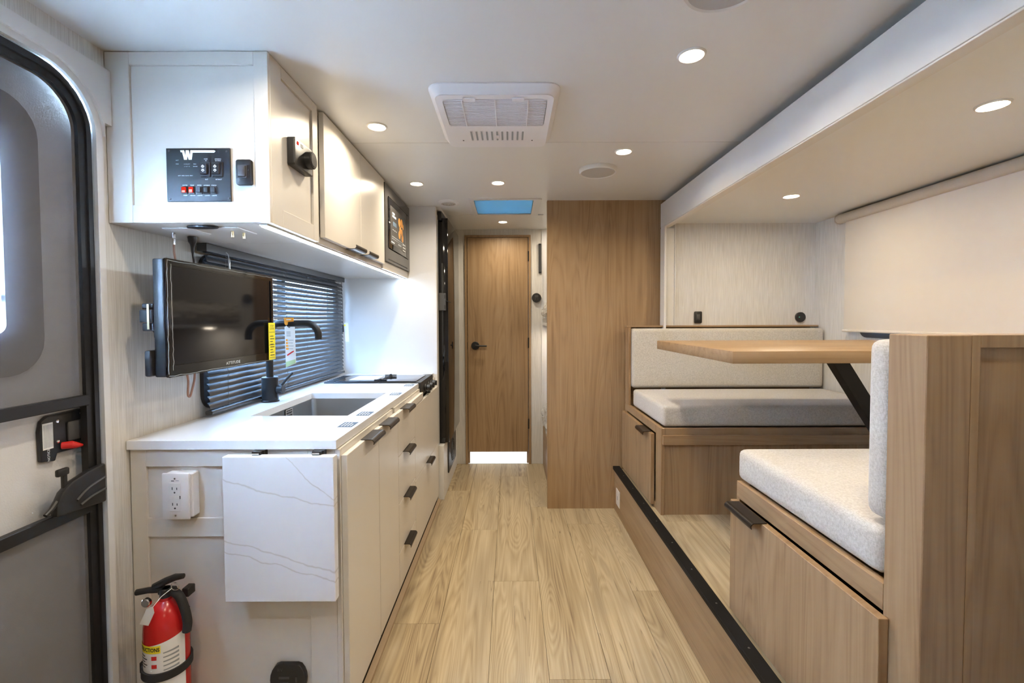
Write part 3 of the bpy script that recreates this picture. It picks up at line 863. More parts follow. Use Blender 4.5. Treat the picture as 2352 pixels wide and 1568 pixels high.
# ---- cooktop with folded glass lid and control panel
ck = thing('cooktop', (-0.78, 2.69, 0.862), 'black two-burner gas cooktop with closed glass lid', 'cooktop')
obj('base_frame', prism(rrect(-1.045, -0.512, 2.530, 2.850, 0.012), 'z', 0.8625, 0.8675, bev=0.001), 'blk', ck)
gl = obj('glass_lid', prism(rrect(-0.985, -0.742, 2.540, 2.842, 0.008), 'z', 0.8680, 0.8725, bev=0.001), 'blkg', ck)
obj('glass_lid', prism(rrect(-0.738, -0.530, 2.540, 2.842, 0.008), 'z', 0.8680, 0.8725, bev=0.001), 'blkg', ck)
obj('leaflet', box(-0.925, -0.775, 2.60, 2.78, 0.8727, 0.8732), 'paper', ck)
for y in (2.575, 2.80):
    obj('hinge', boxes([(-0.775, -0.705, y, y + 0.016, 0.8728, 0.878), (-0.745, -0.735, y - 0.002, y + 0.018, 0.876, 0.882)], bev=0.001), 'blkm', ck)
obj('hinge_bar', box(-0.7415, -0.7385, 2.545, 2.838, 0.8726, 0.8760), 'blkm', ck)
obj('rear_vent', boxes([(-1.04, -0.99, 2.54 + 0.03 * k, 2.555 + 0.03 * k, 0.868, 0.871) for k in range(10)]), 'blkm', ck)
cp = obj('control_panel', boxes([(-0.554, -0.500, 2.530, 2.922, 0.790, 0.862), (-0.5595, -0.500, 2.530, 2.922, 0.8622, 0.8670)], bev=0.0015), 'blk', ck)
for k, y in enumerate((2.650, 2.745, 2.840)):
    kb = obj('knob', merge(cyl((-0.4995, y, 0.822), 0.0215, 0.010, 'x', 24, 0.002), cyl((-0.4895, y, 0.822), 0.0165, 0.022, 'x', 24, 0.003), box(-0.4675, -0.4600, y - 0.004, y + 0.004, 0.807, 0.837, bev=0.001)), 'blk', cp)
obj('igniter', box(-0.4995, -0.478, 2.682, 2.712, 0.781, 0.796, bev=0.002), 'blk', cp)
obj('indicator', cyl((-0.4999, 2.565, 0.806), 0.003, 0.001, 'x', 10), 'yellow', cp)

# ---- care labels along the worktop front
for k, (x, y, lb) in enumerate(((-0.548, 1.526, 'nearest care label on worktop front edge'), (-0.548, 1.706, 'care label beside the sink corner nearest the entry'), (-0.548, 2.165, 'care label beside the far sink corner'), (-0.548, 2.455, 'care label just before the cooktop'))):
    t_ = thing('care_label', (x, y, 0.8622), 'blue-grey ' + lb, 'label', 'care labels along the worktop')
    obj('card', box(x - 0.024, x + 0.024, y - 0.036, y + 0.036, 0.8622, 0.8626), 'bluelab', t_)
    for q in range(4):
        obj('print_line', box(x - 0.016 + q * 0.010, x - 0.0135 + q * 0.010, y - 0.024, y + (0.026 if q < 3 else 0.006), 0.8627, 0.8628), 'inkw', t_)

# ---- folding worktop leaf with brackets
lf = thing('folding_leaf', (-0.664, 1.30, 0.404), 'white veined quartz leaf folded down at the worktop end', 'folding leaf')
obj('slab', box(-0.824, -0.506, 1.287, 1.314, 0.404, 0.825, bev=0.0012), 'quartzv', lf)
for x in (-0.752, -0.578):
    bk = obj('bracket', boxes([(x, x + 0.034, 1.3145, 1.3345, 0.796, 0.8355), (x + 0.004, x + 0.030, 1.302, 1.3145, 0.8255, 0.8355)], bev=0.001), 'blkm', lf)
    obj('hinge_pin', cyl((x + 0.007, 1.300, 0.8305), 0.0025, 0.020, 'x', 10), 'chrome', bk)

# ---- GFCI outlet
ou = thing('wall_outlet', (-0.974, 1.335, 0.64), 'white double power outlet on the base cabinet end', 'outlet')
YO = 1.3435
obj('mounting_box', box(-1.008, -0.928, YO - 0.030, YO - 0.0003, 0.640, 0.770, bev=0.003), 'outlet', ou)
fp = obj('face_plate', box(-1.013, -0.934, YO - 0.038, YO - 0.0302, 0.636, 0.772, bev=0.0035, seg=2), 'outlet', ou)
iy = YO - 0.0385
obj('insert', box(-0.9905, -0.9565, iy - 0.002, iy + 0.0004, 0.662, 0.745, bev=0.0008), 'white', ou)
for zc in (0.725, 0.679):
    for (dx, w, h) in ((-0.0065, 0.0022, 0.008), (0.0065, 0.0022, 0.0065)):
        obj('slot', box(-0.9735 + dx - w / 2, -0.9735 + dx + w / 2, iy - 0.0024, iy - 0.0019, zc, zc + h), 'ink', ou)
    obj('slot', cyl((-0.9735, iy - 0.0024, zc - 0.008), 0.0026, 0.0005, 'y', 12), 'ink', ou)
for dx in (-0.0085, 0.0075):
    obj('button', box(-0.9735 + dx - 0.0070, -0.9735 + dx + 0.0070, iy - 0.0032, iy - 0.0021, 0.6985, 0.7065, bev=0.0005), 'outlet', ou)
obj('slot', box(-0.9595, -0.9565, iy - 0.0028, iy - 0.0021, 0.6985, 0.7075), 'ink', ou)
for z in (0.757, 0.649):
    obj('screw', lathe([(0.003, 0), (0.0025, -0.001), (0, -0.0014)], (-0.9735, iy, z), 'y', 10), 'chrome', ou)
obj('print_line', box(-0.984, -0.976, iy - 0.0003, iy + 0.0002, 0.7495, 0.7515), 'ink', ou)
obj('print_line', box(-0.971, -0.962, iy - 0.0003, iy + 0.0002, 0.7505, 0.7520), 'grey', ou)

# ---- black socket low on the cabinet end
us = thing('charging_socket', (-0.668, 1.335, 0.09), 'black rounded charging socket low on the base cabinet end', 'socket')
ang = []
for k in range(25):
    t = 2 * math.pi * k / 24
    ang.append((-0.668 + 0.0535 * math.cos(t), max(0.094, min(0.187, 0.1405 + 0.060 * math.sin(t)))))
obj('housing', prism(ang[:-1], 'y', 1.3255, 1.3432, bev=0.002), 'blk', us)
obj('port', box(-0.694, -0.664, 1.3245, 1.3256, 0.145, 0.152), 'darkgrey', us)
obj('port', box(-0.690, -0.666, 1.3245, 1.3256, 0.128, 0.134), 'darkgrey', us)
obj('port_key', box(-0.645, -0.640, 1.3245, 1.3256, 0.135, 0.150), 'darkgrey', us)
text('RV', 0.014, (-0.690, 1.3252, 0.172), XR, ZU, 'darkgrey', us)

# ---- fire extinguisher
EX, EY = -0.983, 1.272
fe = thing('fire_extinguisher', (EX, EY, 0.04), 'red fire extinguisher with black levers strapped to cabinet end', 'fire extinguisher')
R = 0.0545
obj('cylinder', lathe([(0, 0.045), (R - 0.006, 0.045), (R, 0.052), (R, 0.345), (R * 0.97, 0.365), (R * 0.86, 0.388), (R * 0.66, 0.407), (R * 0.42, 0.419), (0.016, 0.424), (0.014, 0.432), (0, 0.432)], (EX, EY, 0), 'z', 48), 'red', fe)
def cylpatch(z0, z1, a0, a1, r, skew=0.0, n=24):
    b = bmesh.new()
    A = []; B = []
    for k in range(n + 1):
        t = math.radians(a0 + (a1 - a0) * k / n)
        dz = skew * k / n
        A.append(b.verts.new((EX + r * math.sin(t), EY - r * math.cos(t), z0 + dz * 0))); B.append(b.verts.new((EX + r * math.sin(t), EY - r * math.cos(t), z1 + dz)))
    for k in range(n):
        b.faces.new((A[k], A[k + 1], B[k + 1], B[k]))
    bmesh.ops.recalc_face_normals(b, faces=b.faces)
    return b
lb = obj('label_sheet', cylpatch(0.06, 0.310, -80, 85, R + 0.0004, 0.032), 'paper', fe)
obj('yellow_band', cylpatch(0.303, 0.3245, -78, 22, R + 0.0008), 'yellow', lb)
tb = text_bm('INSTRUCTIONS', 0.0150, (0, 0, 0), (1, 0, 0), (0, 0, 1), 0, 'CENTER', 0.72, 0.0004)
for v in tb.verts:
    t = (v.co.x) / R - math.radians(20); z = v.co.z
    v.co = Vector((EX + (R + 0.0012) * math.sin(t), EY - (R + 0.0012) * math.cos(t), 0.3135 + z))
obj('lettering', tb, 'ink', lb)
for k in range(5):
    z = 0.293 - k * 0.0078
    obj('print_line', cylpatch(z, z + 0.0028, -66, -24 + (k % 2) * 8, R + 0.0008, 0, 8), 'ink', lb)
for k in range(7):
    z = 0.300 - k * 0.012
    obj('print_line', cylpatch(z, z + 0.003, 28, 66, R + 0.0008, 0.003, 8), 'grey', lb)
for z in (0.285, 0.262, 0.205, 0.180):
    obj('pictogram', cylpatch(z, z + 0.011, -2, 12, R + 0.0009, 0, 4), 'redp', lb)
obj('strap', merge(lathe([(R + 0.001, 0.226), (R + 0.006, 0.226), (R + 0.006, 0.248), (R + 0.001, 0.248), (R + 0.001, 0.226)], (EX, EY, 0), 'z', 40), box(EX - R - 0.012, EX - R + 0.008, EY - 0.02, EY + 0.010, 0.220, 0.252, bev=0.003)), 'rubber', fe)
obj('wall_bracket', boxes([(EX - 0.018, EX + 0.018, EY + 0.056, 1.3428, 0.16, 0.36), (EX + 0.030, EX + 0.050, EY + 0.02, EY + 0.05, 0.415, 0.440)], bev=0.002), 'blk', fe)
vb = obj('valve_body', merge(cyl((EX, EY, 0.430), 0.015, 0.026, 'z', 16, 0.002), box(EX - 0.016, EX + 0.026, EY - 0.012, EY + 0.012, 0.440, 0.456, bev=0.003)), 'blk', fe)
obj('carry_handle', tube([(EX - 0.075, EY - 0.01, 0.448), (EX - 0.045, EY - 0.006, 0.452), (EX - 0.005, EY, 0.452)], [0.0085, 0.0085, 0.010], 10), 'blk', fe)
obj('squeeze_lever', tube([(EX - 0.030, EY - 0.004, 0.462), (EX + 0.005, EY - 0.005, 0.478), (EX + 0.035, EY - 0.008, 0.491), (EX + 0.058, EY - 0.008, 0.494)], [0.008, 0.010, 0.0095, 0.007], 10), 'blk', fe)
obj('hose', tube(spline([(EX + 0.018, EY, 0.447), (EX + 0.045, EY - 0.008, 0.435), (EX + 0.062, EY - 0.012, 0.400), (EX + 0.070, EY - 0.014, 0.366), (EX + 0.067, EY - 0.014, 0.340)], 5), 0.0115, 12), 'rubber', fe)
obj('gauge', merge(cyl((EX - 0.036, EY - 0.030, 0.428), 0.0125, 0.012, 'y', 20, 0.002)), 'chrome', fe)
obj('pull_ring', tube([(EX + 0.036 + 0.011 * math.cos(t), EY - 0.012, 0.466 + 0.011 * math.sin(t)) for t in [2 * math.pi * k / 16 for k in range(17)]], 0.0011, 6, False), 'chrome', fe)
obj('inspection_tag', prism([(EX - 0.030, 0.388), (EX - 0.006, 0.384), (EX + 0.011, 0.420), (EX + 0.008, 0.438), (EX - 0.010, 0.430)], 'y', EY - 0.057, EY - 0.0563), 'paper', fe)
obj('tag_string', tube([(EX + 0.006, EY - 0.0568, 0.434), (EX + 0.018, EY - 0.040, 0.454), (EX + 0.028, EY - 0.014, 0.462)], 0.0009, 6), 'paper', fe)

# =================================================================== WALL CABINETS
XU, ZC = -0.690, 1.490
def cabbox(y0, y1):
    return boxes([(XL + 0.002, XU, y0, y1, ZC, ZC + 0.016), (XL + 0.002, XU, y0, y1, CE - 0.017, CE - 0.001), (XL + 0.002, XU, y0, y0 + 0.014, ZC + 0.016, CE - 0.017), (XL + 0.002, XU, y1 - 0.014, y1, ZC + 0.016, CE - 0.017), (XL + 0.002, XL + 0.008, y0 + 0.014, y1 - 0.014, ZC + 0.016, CE - 0.017)])
ue = thing('overhead_end_cabinet', (-0.90, 1.46, ZC), 'white framed overhead cabinet end carrying the control panel', 'cabinet')
obj('body', cabbox(1.302, 1.634), 'cab', ue)
YU = 1.290
obj('recessed_panel', box(-1.06, -0.714, YU + 0.006, 1.3015, 1.540, 1.926), 'cab', ue)
obj('stile', box(XL + 0.002, -1.0605, YU, 1.3015, ZC, CE - 0.002, bev=0.0008), 'cab', ue)
obj('stile', box(-0.7135, -0.674, YU, 1.3015, ZC, CE - 0.002, bev=0.0008), 'cab', ue)
obj('rail', box(-1.0603, -0.7137, YU, 1.3015, 1.9265, CE - 0.002, bev=0.0008), 'cab', ue)
obj('rail', box(-1.0603, -0.7137, YU, 1.3015, ZC, 1.5395, bev=0.0008), 'cab', ue)
XK = -0.6735
obj('recessed_panel', box(XU + 0.0005, XK - 0.007, 1.3645, 1.575, 1.542, 1.928), 'cab', ue)
obj('stile', box(XU + 0.0005, XK, 1.302, 1.364, ZC, CE - 0.002, bev=0.0008), 'cab', ue)
obj('stile', box(XU + 0.0005, XK, 1.5755, 1.616, ZC, CE - 0.002, bev=0.0008), 'cab', ue)
obj('rail', box(XU + 0.0005, XK, 1.3643, 1.5753, 1.9285, CE - 0.002, bev=0.0008), 'cab', ue)
obj('rail', box(XU + 0.0005, XK, 1.3643, 1.5753, ZC, 1.5415, bev=0.0008), 'cab', ue)

uc = thing('overhead_cabinet', (-0.90, 2.03, ZC), 'overhead kitchen cabinet with two plain white doors', 'cabinet')
obj('body', cabbox(1.636, 2.432), 'cab', uc)
obj('face_frame', boxes([(XU + 0.0005, XU + 0.004, 1.636, 2.432, ZC, 1.525), (XU + 0.0005, XU + 0.004, 1.636, 2.432, 1.945, CE - 0.002), (XU + 0.0005, XU + 0.004, 1.636, 1.650, 1.525, 1.945)]), 'cab', uc)
for (y0, y1, h0, h1) in ((1.650, 2.050, 1.895, 2.035), (2.053, 2.430, 2.075, 2.215)):
    dr = obj('door', box(XU + 0.006, XU + 0.024, y0, y1, 1.512, 1.958, bev=0.0012), 'cab', uc)
    pull(dr, 'y', 1, 1.512, h0, h1, XU + 0.024, False)

um = thing('microwave_housing', (-0.90, 2.73, ZC), 'white overhead cabinet surround holding the microwave', 'cabinet')
obj('body', cabbox(2.434, 3.022), 'cab', um)
obj('face_frame', boxes([(XU + 0.0005, XU + 0.014, 2.434, 3.022, ZC, 1.533), (XU + 0.0005, XU + 0.014, 2.434, 3.022, 1.949, CE - 0.002), (XU + 0.0005, XU + 0.014, 3.010, 3.022, 1.533, 1.949)], bev=0.0005), 'cab', um)

mw = thing('microwave', (-0.80, 2.72, 1.533), 'built-in charcoal microwave with cookie label film on its door', 'microwave')
obj('case', box(-1.05, XU + 0.0145, 2.460, 2.995, 1.550, 1.935), 'mwgrey', mw)
X0 = XU + 0.015
obj('trim_frame', ring(rrect(2.436, 3.020, 1.534, 1.948, 0.004, 2), rrect(2.492, 2.982, 1.606, 1.892, 0.012, 2), 'x', X0, X0 + 0.012), 'mwgrey', mw)
md = obj('door', prism(rrect(2.497, 2.915, 1.611, 1.887, (0.002, 0.002, 0.010, 0.010), 3), 'x', X0, X0 + 0.015, bev=0.001), 'blkg', mw)
obj('key_panel', prism(rrect(2.919, 2.978, 1.611, 1.887, (0.010, 0.010, 0.002, 0.002), 3), 'x', X0, X0 + 0.013, bev=0.001), 'mwgrey', mw)
obj('button', box(X0 + 0.0132, X0 + 0.015, 2.926, 2.971, 1.620, 1.660, bev=0.0008), 'mwgrey', mw)
obj('vent_slot', box(X0 + 0.0122, X0 + 0.0128, 2.50, 2.95, 1.545, 1.551), 'ink', mw)
XM = X0 + 0.0152
film = obj('label_film', box(XM, XM + 0.0005, 2.530, 2.890, 1.640, 1.850), 'mwgrey', md, 'dark printed film with cookies')
for (yy, zz, r) in ((2.735, 1.795, 0.026), (2.790, 1.800, 0.026), (2.755, 1.755, 0.022), (2.735, 1.722, 0.024), (2.792, 1.745, 0.022), (2.810, 1.713, 0.024), (2.825, 1.785, 0.016)):
    obj('cookie_print', cyl((XM + 0.0006, yy, zz), r, 0.0003, 'x', 18), 'cookie', film)
obj('print_block', box(XM + 0.0006, XM + 0.0009, 2.585, 2.665, 1.748, 1.772), 'bluelab', film)
for (y0, y1, z0, z1, m) in ((2.575, 2.625, 1.812, 1.822, 'inkw'), (2.575, 2.655, 1.795, 1.806, 'inkw'), (2.575, 2.600, 1.722, 1.727, 'grey'), (2.615, 2.635, 1.722, 1.727, 'grey'), (2.648, 2.668, 1.722, 1.727, 'grey'), (2.560, 2.840, 1.683, 1.687, 'grey'), (2.560, 2.840, 1.672, 1.675, 'grey'), (2.545, 2.615, 1.650, 1.655, 'inkw'), (2.70, 2.78, 1.655, 1.665, 'grey')):
    obj('print_line', box(XM + 0.0006, XM + 0.0009, y0, y1, z0, z1), m, film)
for z in (1.682, 1.664, 1.646):
    obj('print_line', box(XM + 0.0010, XM + 0.0013, 2.815, 2.880, z - 0.006, z + 0.001), 'inkw', film)

# cool LED strip tucked behind the cabinet front edge
ls = thing('light_strip', (-0.705, 2.16, 1.482), 'cool white LED strip under the overhead cabinets', 'light strip')
obj('channel', box(-0.716, -0.693, 1.310, 3.015, 1.4852, 1.4897), 'white', ls)
obj('diffuser', box(-0.713, -0.696, 1.314, 3.011, 1.4822, 1.4850), 'strip', ls)

# ---- control panel, switch, thermostat
YP = YU + 0.006
pn = thing('control_panel', (-0.873, YP, 1.549), 'blue-black control panel with W logo on cabinet end', 'control panel')
obj('plate', box(-0.963, -0.784, YP - 0.0055, YP - 0.0003, 1.549, 1.697, bev=0.0006), 'blk', pn)
yp = YP - 0.0057
lx, lz = -0.923, 1.690   # logo origin (top-left); metres
sc_ = 0.0001428 * 0.535
def LP(pts):
    return [(-0.963 + (p[0] - 10) * 0.000109, 1.697 - (p[1] - 62) * 0.000109) for p in pts]
wlogo = [[(378, 115), (480, 115), (512, 250), (520, 115), (600, 115), (628, 250), (642, 115), (1250, 118), (1285, 140), (1250, 178), (697, 178), (672, 357), (592, 357), (565, 262), (548, 357), (472, 357), (428, 165), (390, 165)]]
for pl in wlogo:
    obj('logo', prism(LP(pl)[::-1], 'y', yp - 0.0004, yp), 'inkw', pn)
def ptxt(s, px, py, size):
    q = LP([(px, py)])[0]
    text(s, size, (q[0], yp, q[1]), XR, ZU, 'inkw', pn, depth=0.0003)
for (s, px, py, h) in (('SLIDE', 1030, 340, 0.0042), ('IN', 1035, 382, 0.0042), ('AWNING', 1345, 342, 0.0042), ('EXTEND', 1345, 383, 0.0042), ('OUT', 1040, 860, 0.0042), ('RETRACT', 1355, 862, 0.0042),
                      ('BATT', 298, 372, 0.0032), ('TANK', 293, 465, 0.0032), ('E  1/3  2/3  F', 545, 468, 0.0032), ('FRESH', 748, 468, 0.0030), ('L   G   F   C', 545, 527, 0.0032), ('BATTERY', 760, 528, 0.0030), ('BATT  FRESH  BLACK  GRAY', 500, 762, 0.0033),
                      ('WATER', 480, 1008, 0.0042), ('TANK', 665, 1009, 0.0042), ('PATIO', 852, 1009, 0.0042), ('AWNING', 1040, 1012, 0.0042), ('PORCH', 1225, 1012, 0.0042),
                      ('PUMP', 488, 1265, 0.0042), ('HEATER', 675, 1268, 0.0042), ('LIGHTS', 860, 1270, 0.0042), ('LIGHTS', 1050, 1272, 0.0042), ('LIGHTS', 1235, 1272, 0.0042)):
    ptxt(s, px, py, h)
def prect(x0, x1, y0, y1):
    a = LP([(x0, y1), (x1, y0)])
    return a[0][0], a[1][0], a[0][1], a[1][1]
for (x0, x1) in ((905, 1145), (1200, 1470)):
    a = prect(x0, x1, 430, 800)
    rk = obj('rocker_switch', box(a[0], a[1], yp - 0.003, yp, a[2], a[3], bev=0.0006), 'blk', pn)
    a = prect(x0 + 5, x1 - 60, 470, 740)
    obj('rocker', box(a[0], a[1], yp - 0.008, yp - 0.0031, a[2], a[3], bev=0.001), 'blk', rk)
    cx = (x0 + x1) / 2 - 30
    for (cy, s) in ((545, 1), (648, -1)):
        pts = [(cx - 48, cy + 8 * s), (cx, cy - 40 * s), (cx + 48, cy + 8 * s), (cx + 24, cy + 8 * s), (cx + 24, cy + 34 * s), (cx - 24, cy + 34 * s), (cx - 24, cy + 8 * s)]
        q = LP(pts)
        cxm, czm = LP([(cx, cy)])[0]
        inn = [((p[0] - cxm) * 0.45 + cxm, (p[1] - czm) * 0.45 + czm) for p in q]
        obj('arrow', ring(q, inn, 'y', yp - 0.0084, yp - 0.0080), 'inkw', rk)
for k, (cx, m) in enumerate(((478, 'redled'), (660, 'redled'), (860, 'blk'), (1045, 'blk'), (1230, 'blk'))):
    a = prect(cx - 75, cx + 75, 1035, 1235)
    rk = obj('rocker_switch', box(a[0], a[1], yp - 0.002, yp, a[2], a[3], bev=0.0005), 'blk', pn)
    a = prect(cx - 62, cx + 42, 1060, 1200)
    obj('rocker', box(a[0], a[1], yp - 0.006, yp - 0.0021, a[2], a[3], bev=0.0008), m, rk)
    if k < 2:
        a = prect(cx - 45, cx + 35, 1150 - 25 * k, 1195)
        obj('legend', box(a[0], a[1], yp - 0.0064, yp - 0.0061, a[2], a[3]), 'whiteled', rk)
for (px, py) in ((1568, 150), (1605, 1340), (90, 130), (90, 1350)):
    q = LP([(px, py)])[0]
    obj('screw', lathe([(0.0032, 0), (0.0028, -0.0012), (0, -0.0018)], (q[0], yp, q[1]), 'y', 10), 'darkgrey', pn)

def toggle(name, cx, yw, z0, z1, w, label, group=None):
    t = thing(name, (cx, yw, z0), label, 'light switch', group)
    zc = (z0 + z1) / 2
    obj('plate', prism(rrect(cx - w / 2, cx + w / 2, z0, z1, 0.007), 'y', yw - 0.012, yw - 0.0003, bev=0.003), 'blk', t)
    obj('bezel', ring(rrect(cx - w * 0.36, cx + w * 0.22, zc - (z1 - z0) * 0.24, zc + (z1 - z0) * 0.28, 0.003), rrect(cx - w * 0.30, cx + w * 0.16, zc - (z1 - z0) * 0.19, zc + (z1 - z0) * 0.23, 0.002), 'y', yw - 0.0135, yw - 0.0115), 'darkgrey', t)
    obj('rocker', prism([(cx - w * 0.29, zc - (z1 - z0) * 0.18), (cx + w * 0.15, zc - (z1 - z0) * 0.18), (cx + w * 0.15, zc + (z1 - z0) * 0.22), (cx - w * 0.29, zc + (z1 - z0) * 0.22)], 'y', yw - 0.017, yw - 0.0121, bev=0.0015), 'darkgrey', t)
    return t
toggle('light_switch', -0.7435, YU + 0.006, 1.593, 1.664, 0.045, 'black rocker light switch beside the control panel')

th = thing('thermostat', (-0.665, 1.465, 1.69), 'black thermostat with round dial on the overhead cabinet front', 'thermostat')
obj('housing', prism(rrect(1.405, 1.532, 1.690, 1.776, 0.007), 'x', XK - 0.0067, XK + 0.018, bev=0.003), 'blk', th)
obj('dial', lathe([(0.027, 0), (0.027, 0.018), (0.024, 0.021), (0, 0.021)], (XK + 0.0182, 1.492, 1.731), 'x', 28), 'blk', th)
obj('dial_face', cyl((XK + 0.0393, 1.492, 1.731), 0.020, 0.001, 'x', 24), 'darkgrey', th)
obj('warning_light', box(XK + 0.0181, XK + 0.0195, 1.421, 1.431, 1.757, 1.767, bev=0.0005), 'redled', th)
obj('print_patch', box(XK + 0.0181, XK + 0.0187, 1.446, 1.462, 1.757, 1.768), 'grey', th)

# ---- aerial socket, plug and fittings under the wall cabinet
ap = thing('power_plug', (-1.04, 1.50, 1.42), 'black power plug hanging from the socket under the cabinet', 'plug')
obj('plug_body', lathe([(0.003, -0.060), (0.0045, -0.048), (0.0055, -0.036), (0.008, -0.025), (0.013, -0.016), (0.014, -0.002), (0.010, 0), (0, 0)], (-1.04, 1.50, 1.4895), 'z', 12), 'blk', ap)
obj('cord', tube(spline([(-1.04, 1.50, 1.432), (-1.04, 1.504, 1.412), (-1.046, 1.512, 1.385), (-1.058, 1.525, 1.34), (-1.07, 1.54, 1.29)], 6), 0.0034, 8), 'blk', ap)
cx1 = thing('coax_cable', (-1.05, 1.43, 1.40), 'brown coaxial cable with nickel connector under the cabinet end', 'cable')
obj('connector', merge(cyl((-1.05, 1.43, 1.470), 0.0055, 0.0195, 'z', 12, 0.001), cyl((-1.05, 1.43, 1.452), 0.0048, 0.018, 'z', 6)), 'chrome', cx1)
obj('lead', tube(spline([(-1.05, 1.43, 1.454), (-1.05, 1.43, 1.430), (-1.052, 1.437, 1.405), (-1.058, 1.447, 1.36), (-1.065, 1.46, 1.28)], 6), 0.0034, 8), 'cable', cx1)
cx2 = tag(obj('coax_cable', tube(spline([(-1.05, 1.455, 1.10), (-1.045, 1.462, 1.055), (-1.05, 1.478, 1.02), (-1.055, 1.482, 0.975), (-1.055, 1.489, 0.965), (-1.055, 1.497, 0.975), (-1.052, 1.510, 1.02), (-1.05, 1.508, 1.055), (-1.05, 1.50, 1.10)], 6), 0.0034, 8), 'cable'),
          'brown cable loop hanging out below the television', 'cable')
sk2 = thing('socket_plate', (-0.93, 1.345, 1.486), 'clear socket fittings and oval black socket under the cabinet', 'socket')
obj('socket', prism([(-0.895 + 0.045 * math.cos(2 * math.pi * k / 24), 1.335 + 0.018 * math.sin(2 * math.pi * k / 24)) for k in range(24)], 'z', 1.4835, 1.4895, bev=0.001), 'blk', sk2)
obj('plate', box(-1.03, -0.945, 1.355, 1.450, 1.4865, 1.4895, bev=0.001), 'white', sk2)
obj('plate', box(-0.868, -0.800, 1.345, 1.450, 1.4865, 1.4895, bev=0.001), 'white', sk2)
for (x, y) in ((-0.845, 1.395), (-0.825, 1.42)):
    obj('connector', cyl((x, y, 1.468), 0.004, 0.018, 'z', 10), 'brass', sk2)

# =================================================================== TELEVISION
tv = thing('television', (-1.0, 1.595, 1.05), 'flat television in clear wrap mounted beside the entry', 'television')
XT = -0.985
obj('case', box(XT - 0.034, XT - 0.002, 1.300, 1.888, 1.052, 1.392, bev=0.004, seg=2), 'blk', tv)
obj('bezel', ring(rrect(1.300, 1.888, 1.050, 1.394, 0.006, 3), rrect(1.318, 1.872, 1.082, 1.378, 0.002, 3), 'x', XT - 0.0018, XT + 0.003), 'blkg', tv)
obj('screen', box(XT - 0.0018, XT - 0.0002, 1.3185, 1.8715, 1.0825, 1.3775), 'blkg', tv)
text('ATTITUDE', 0.014, (XT + 0.0031, 1.610, 1.066), YR, ZU, 'inkw', tv, xs=1.25)
obj('speaker_box', box(XT - 0.052, XT - 0.0345, 1.285, 1.330, 1.055, 1.13, bev=0.005, seg=2), 'blk', tv)
# clear film wrinkled round the rim
def wrinkle(p0, p1, n, amp, seed):
    rr = random.Random(seed)
    P0, P1 = Vector(p0), Vector(p1)
    return [P0.lerp(P1, k / n) + Vector((rr.uniform(0, amp), rr.uniform(-amp, amp), rr.uniform(-amp, amp))) for k in range(n + 1)]
for k, (p0, p1) in enumerate((((XT + 0.004, 1.302, 1.060), (XT + 0.004, 1.306, 1.388)), ((XT + 0.004, 1.306, 1.388), (XT + 0.004, 1.884, 1.390)), ((XT + 0.004, 1.886, 1.388), (XT + 0.004, 1.886, 1.054)), ((XT + 0.004, 1.886, 1.054), (XT + 0.004, 1.304, 1.054)), ((XT + 0.004, 1.322, 1.07), (XT + 0.004, 1.320, 1.380)))):
    obj('wrap_fold', tube(wrinkle(p0, p1, 26, 0.0013, k), 0.0006, 6), 'fold', tv)
obj('wrap_film', ring(rrect(1.297, 1.891, 1.047, 1.397, 0.004, 3), rrect(1.322, 1.868, 1.084, 1.374, 0.004, 3), 'x', XT + 0.0075, XT + 0.0078), 'film', tv)
ye = obj('warning_label', box(XT + 0.0082, XT + 0.0090, 1.838, 1.888, 1.055, 1.205), 'yellow', tv)
for k in range(3):
    obj('print_line', box(XT + 0.0091, XT + 0.0094, 1.842, 1.884, 1.062 + 0.052 * k, 1.0635 + 0.052 * k), 'ink', ye)
for k in range(8):
    obj('print_line', box(XT + 0.0091, XT + 0.0094, 1.848, 1.880 - 0.006 * (k % 3), 1.072 + 0.011 * k, 1.075 + 0.011 * k), 'ink', ye)
text('STOP', 0.012, (XT + 0.0091, 1.863, 1.192), YR, ZU, 'ink', ye)
text('LOOK', 0.012, (XT + 0.0091, 1.863, 1.181), YR, ZU, 'ink', ye)
tb_ = thing('television_bracket', (-1.08, 1.50, 1.15), 'black swivel wall bracket behind the television', 'bracket')
obj('wall_plate', box(XL + 0.001, XL + 0.014, 1.44, 1.56, 1.16, 1.28, bev=0.002), 'blkm', tb_)
obj('arm', boxes([(XL + 0.0145, -1.052, 1.470, 1.500, 1.175, 1.265)], bev=0.002), 'blkm', tb_)
obj('carriage', boxes([(-1.0515, -1.022, 1.335, 1.60, 1.180, 1.262)], bev=0.003), 'blkm', tb_)
obj('clip', boxes([(-1.056, -1.022, 1.305, 1.3345, 1.185, 1.208), (-1.060, -1.022, 1.300, 1.3345, 1.210, 1.246), (-1.056, -1.022, 1.305, 1.3345, 1.248, 1.264)], bev=0.002), 'blkm', tb_)
obj('clip_plate', box(-1.036, -1.030, 1.2985, 1.3002, 1.190, 1.262), 'brass', tb_)

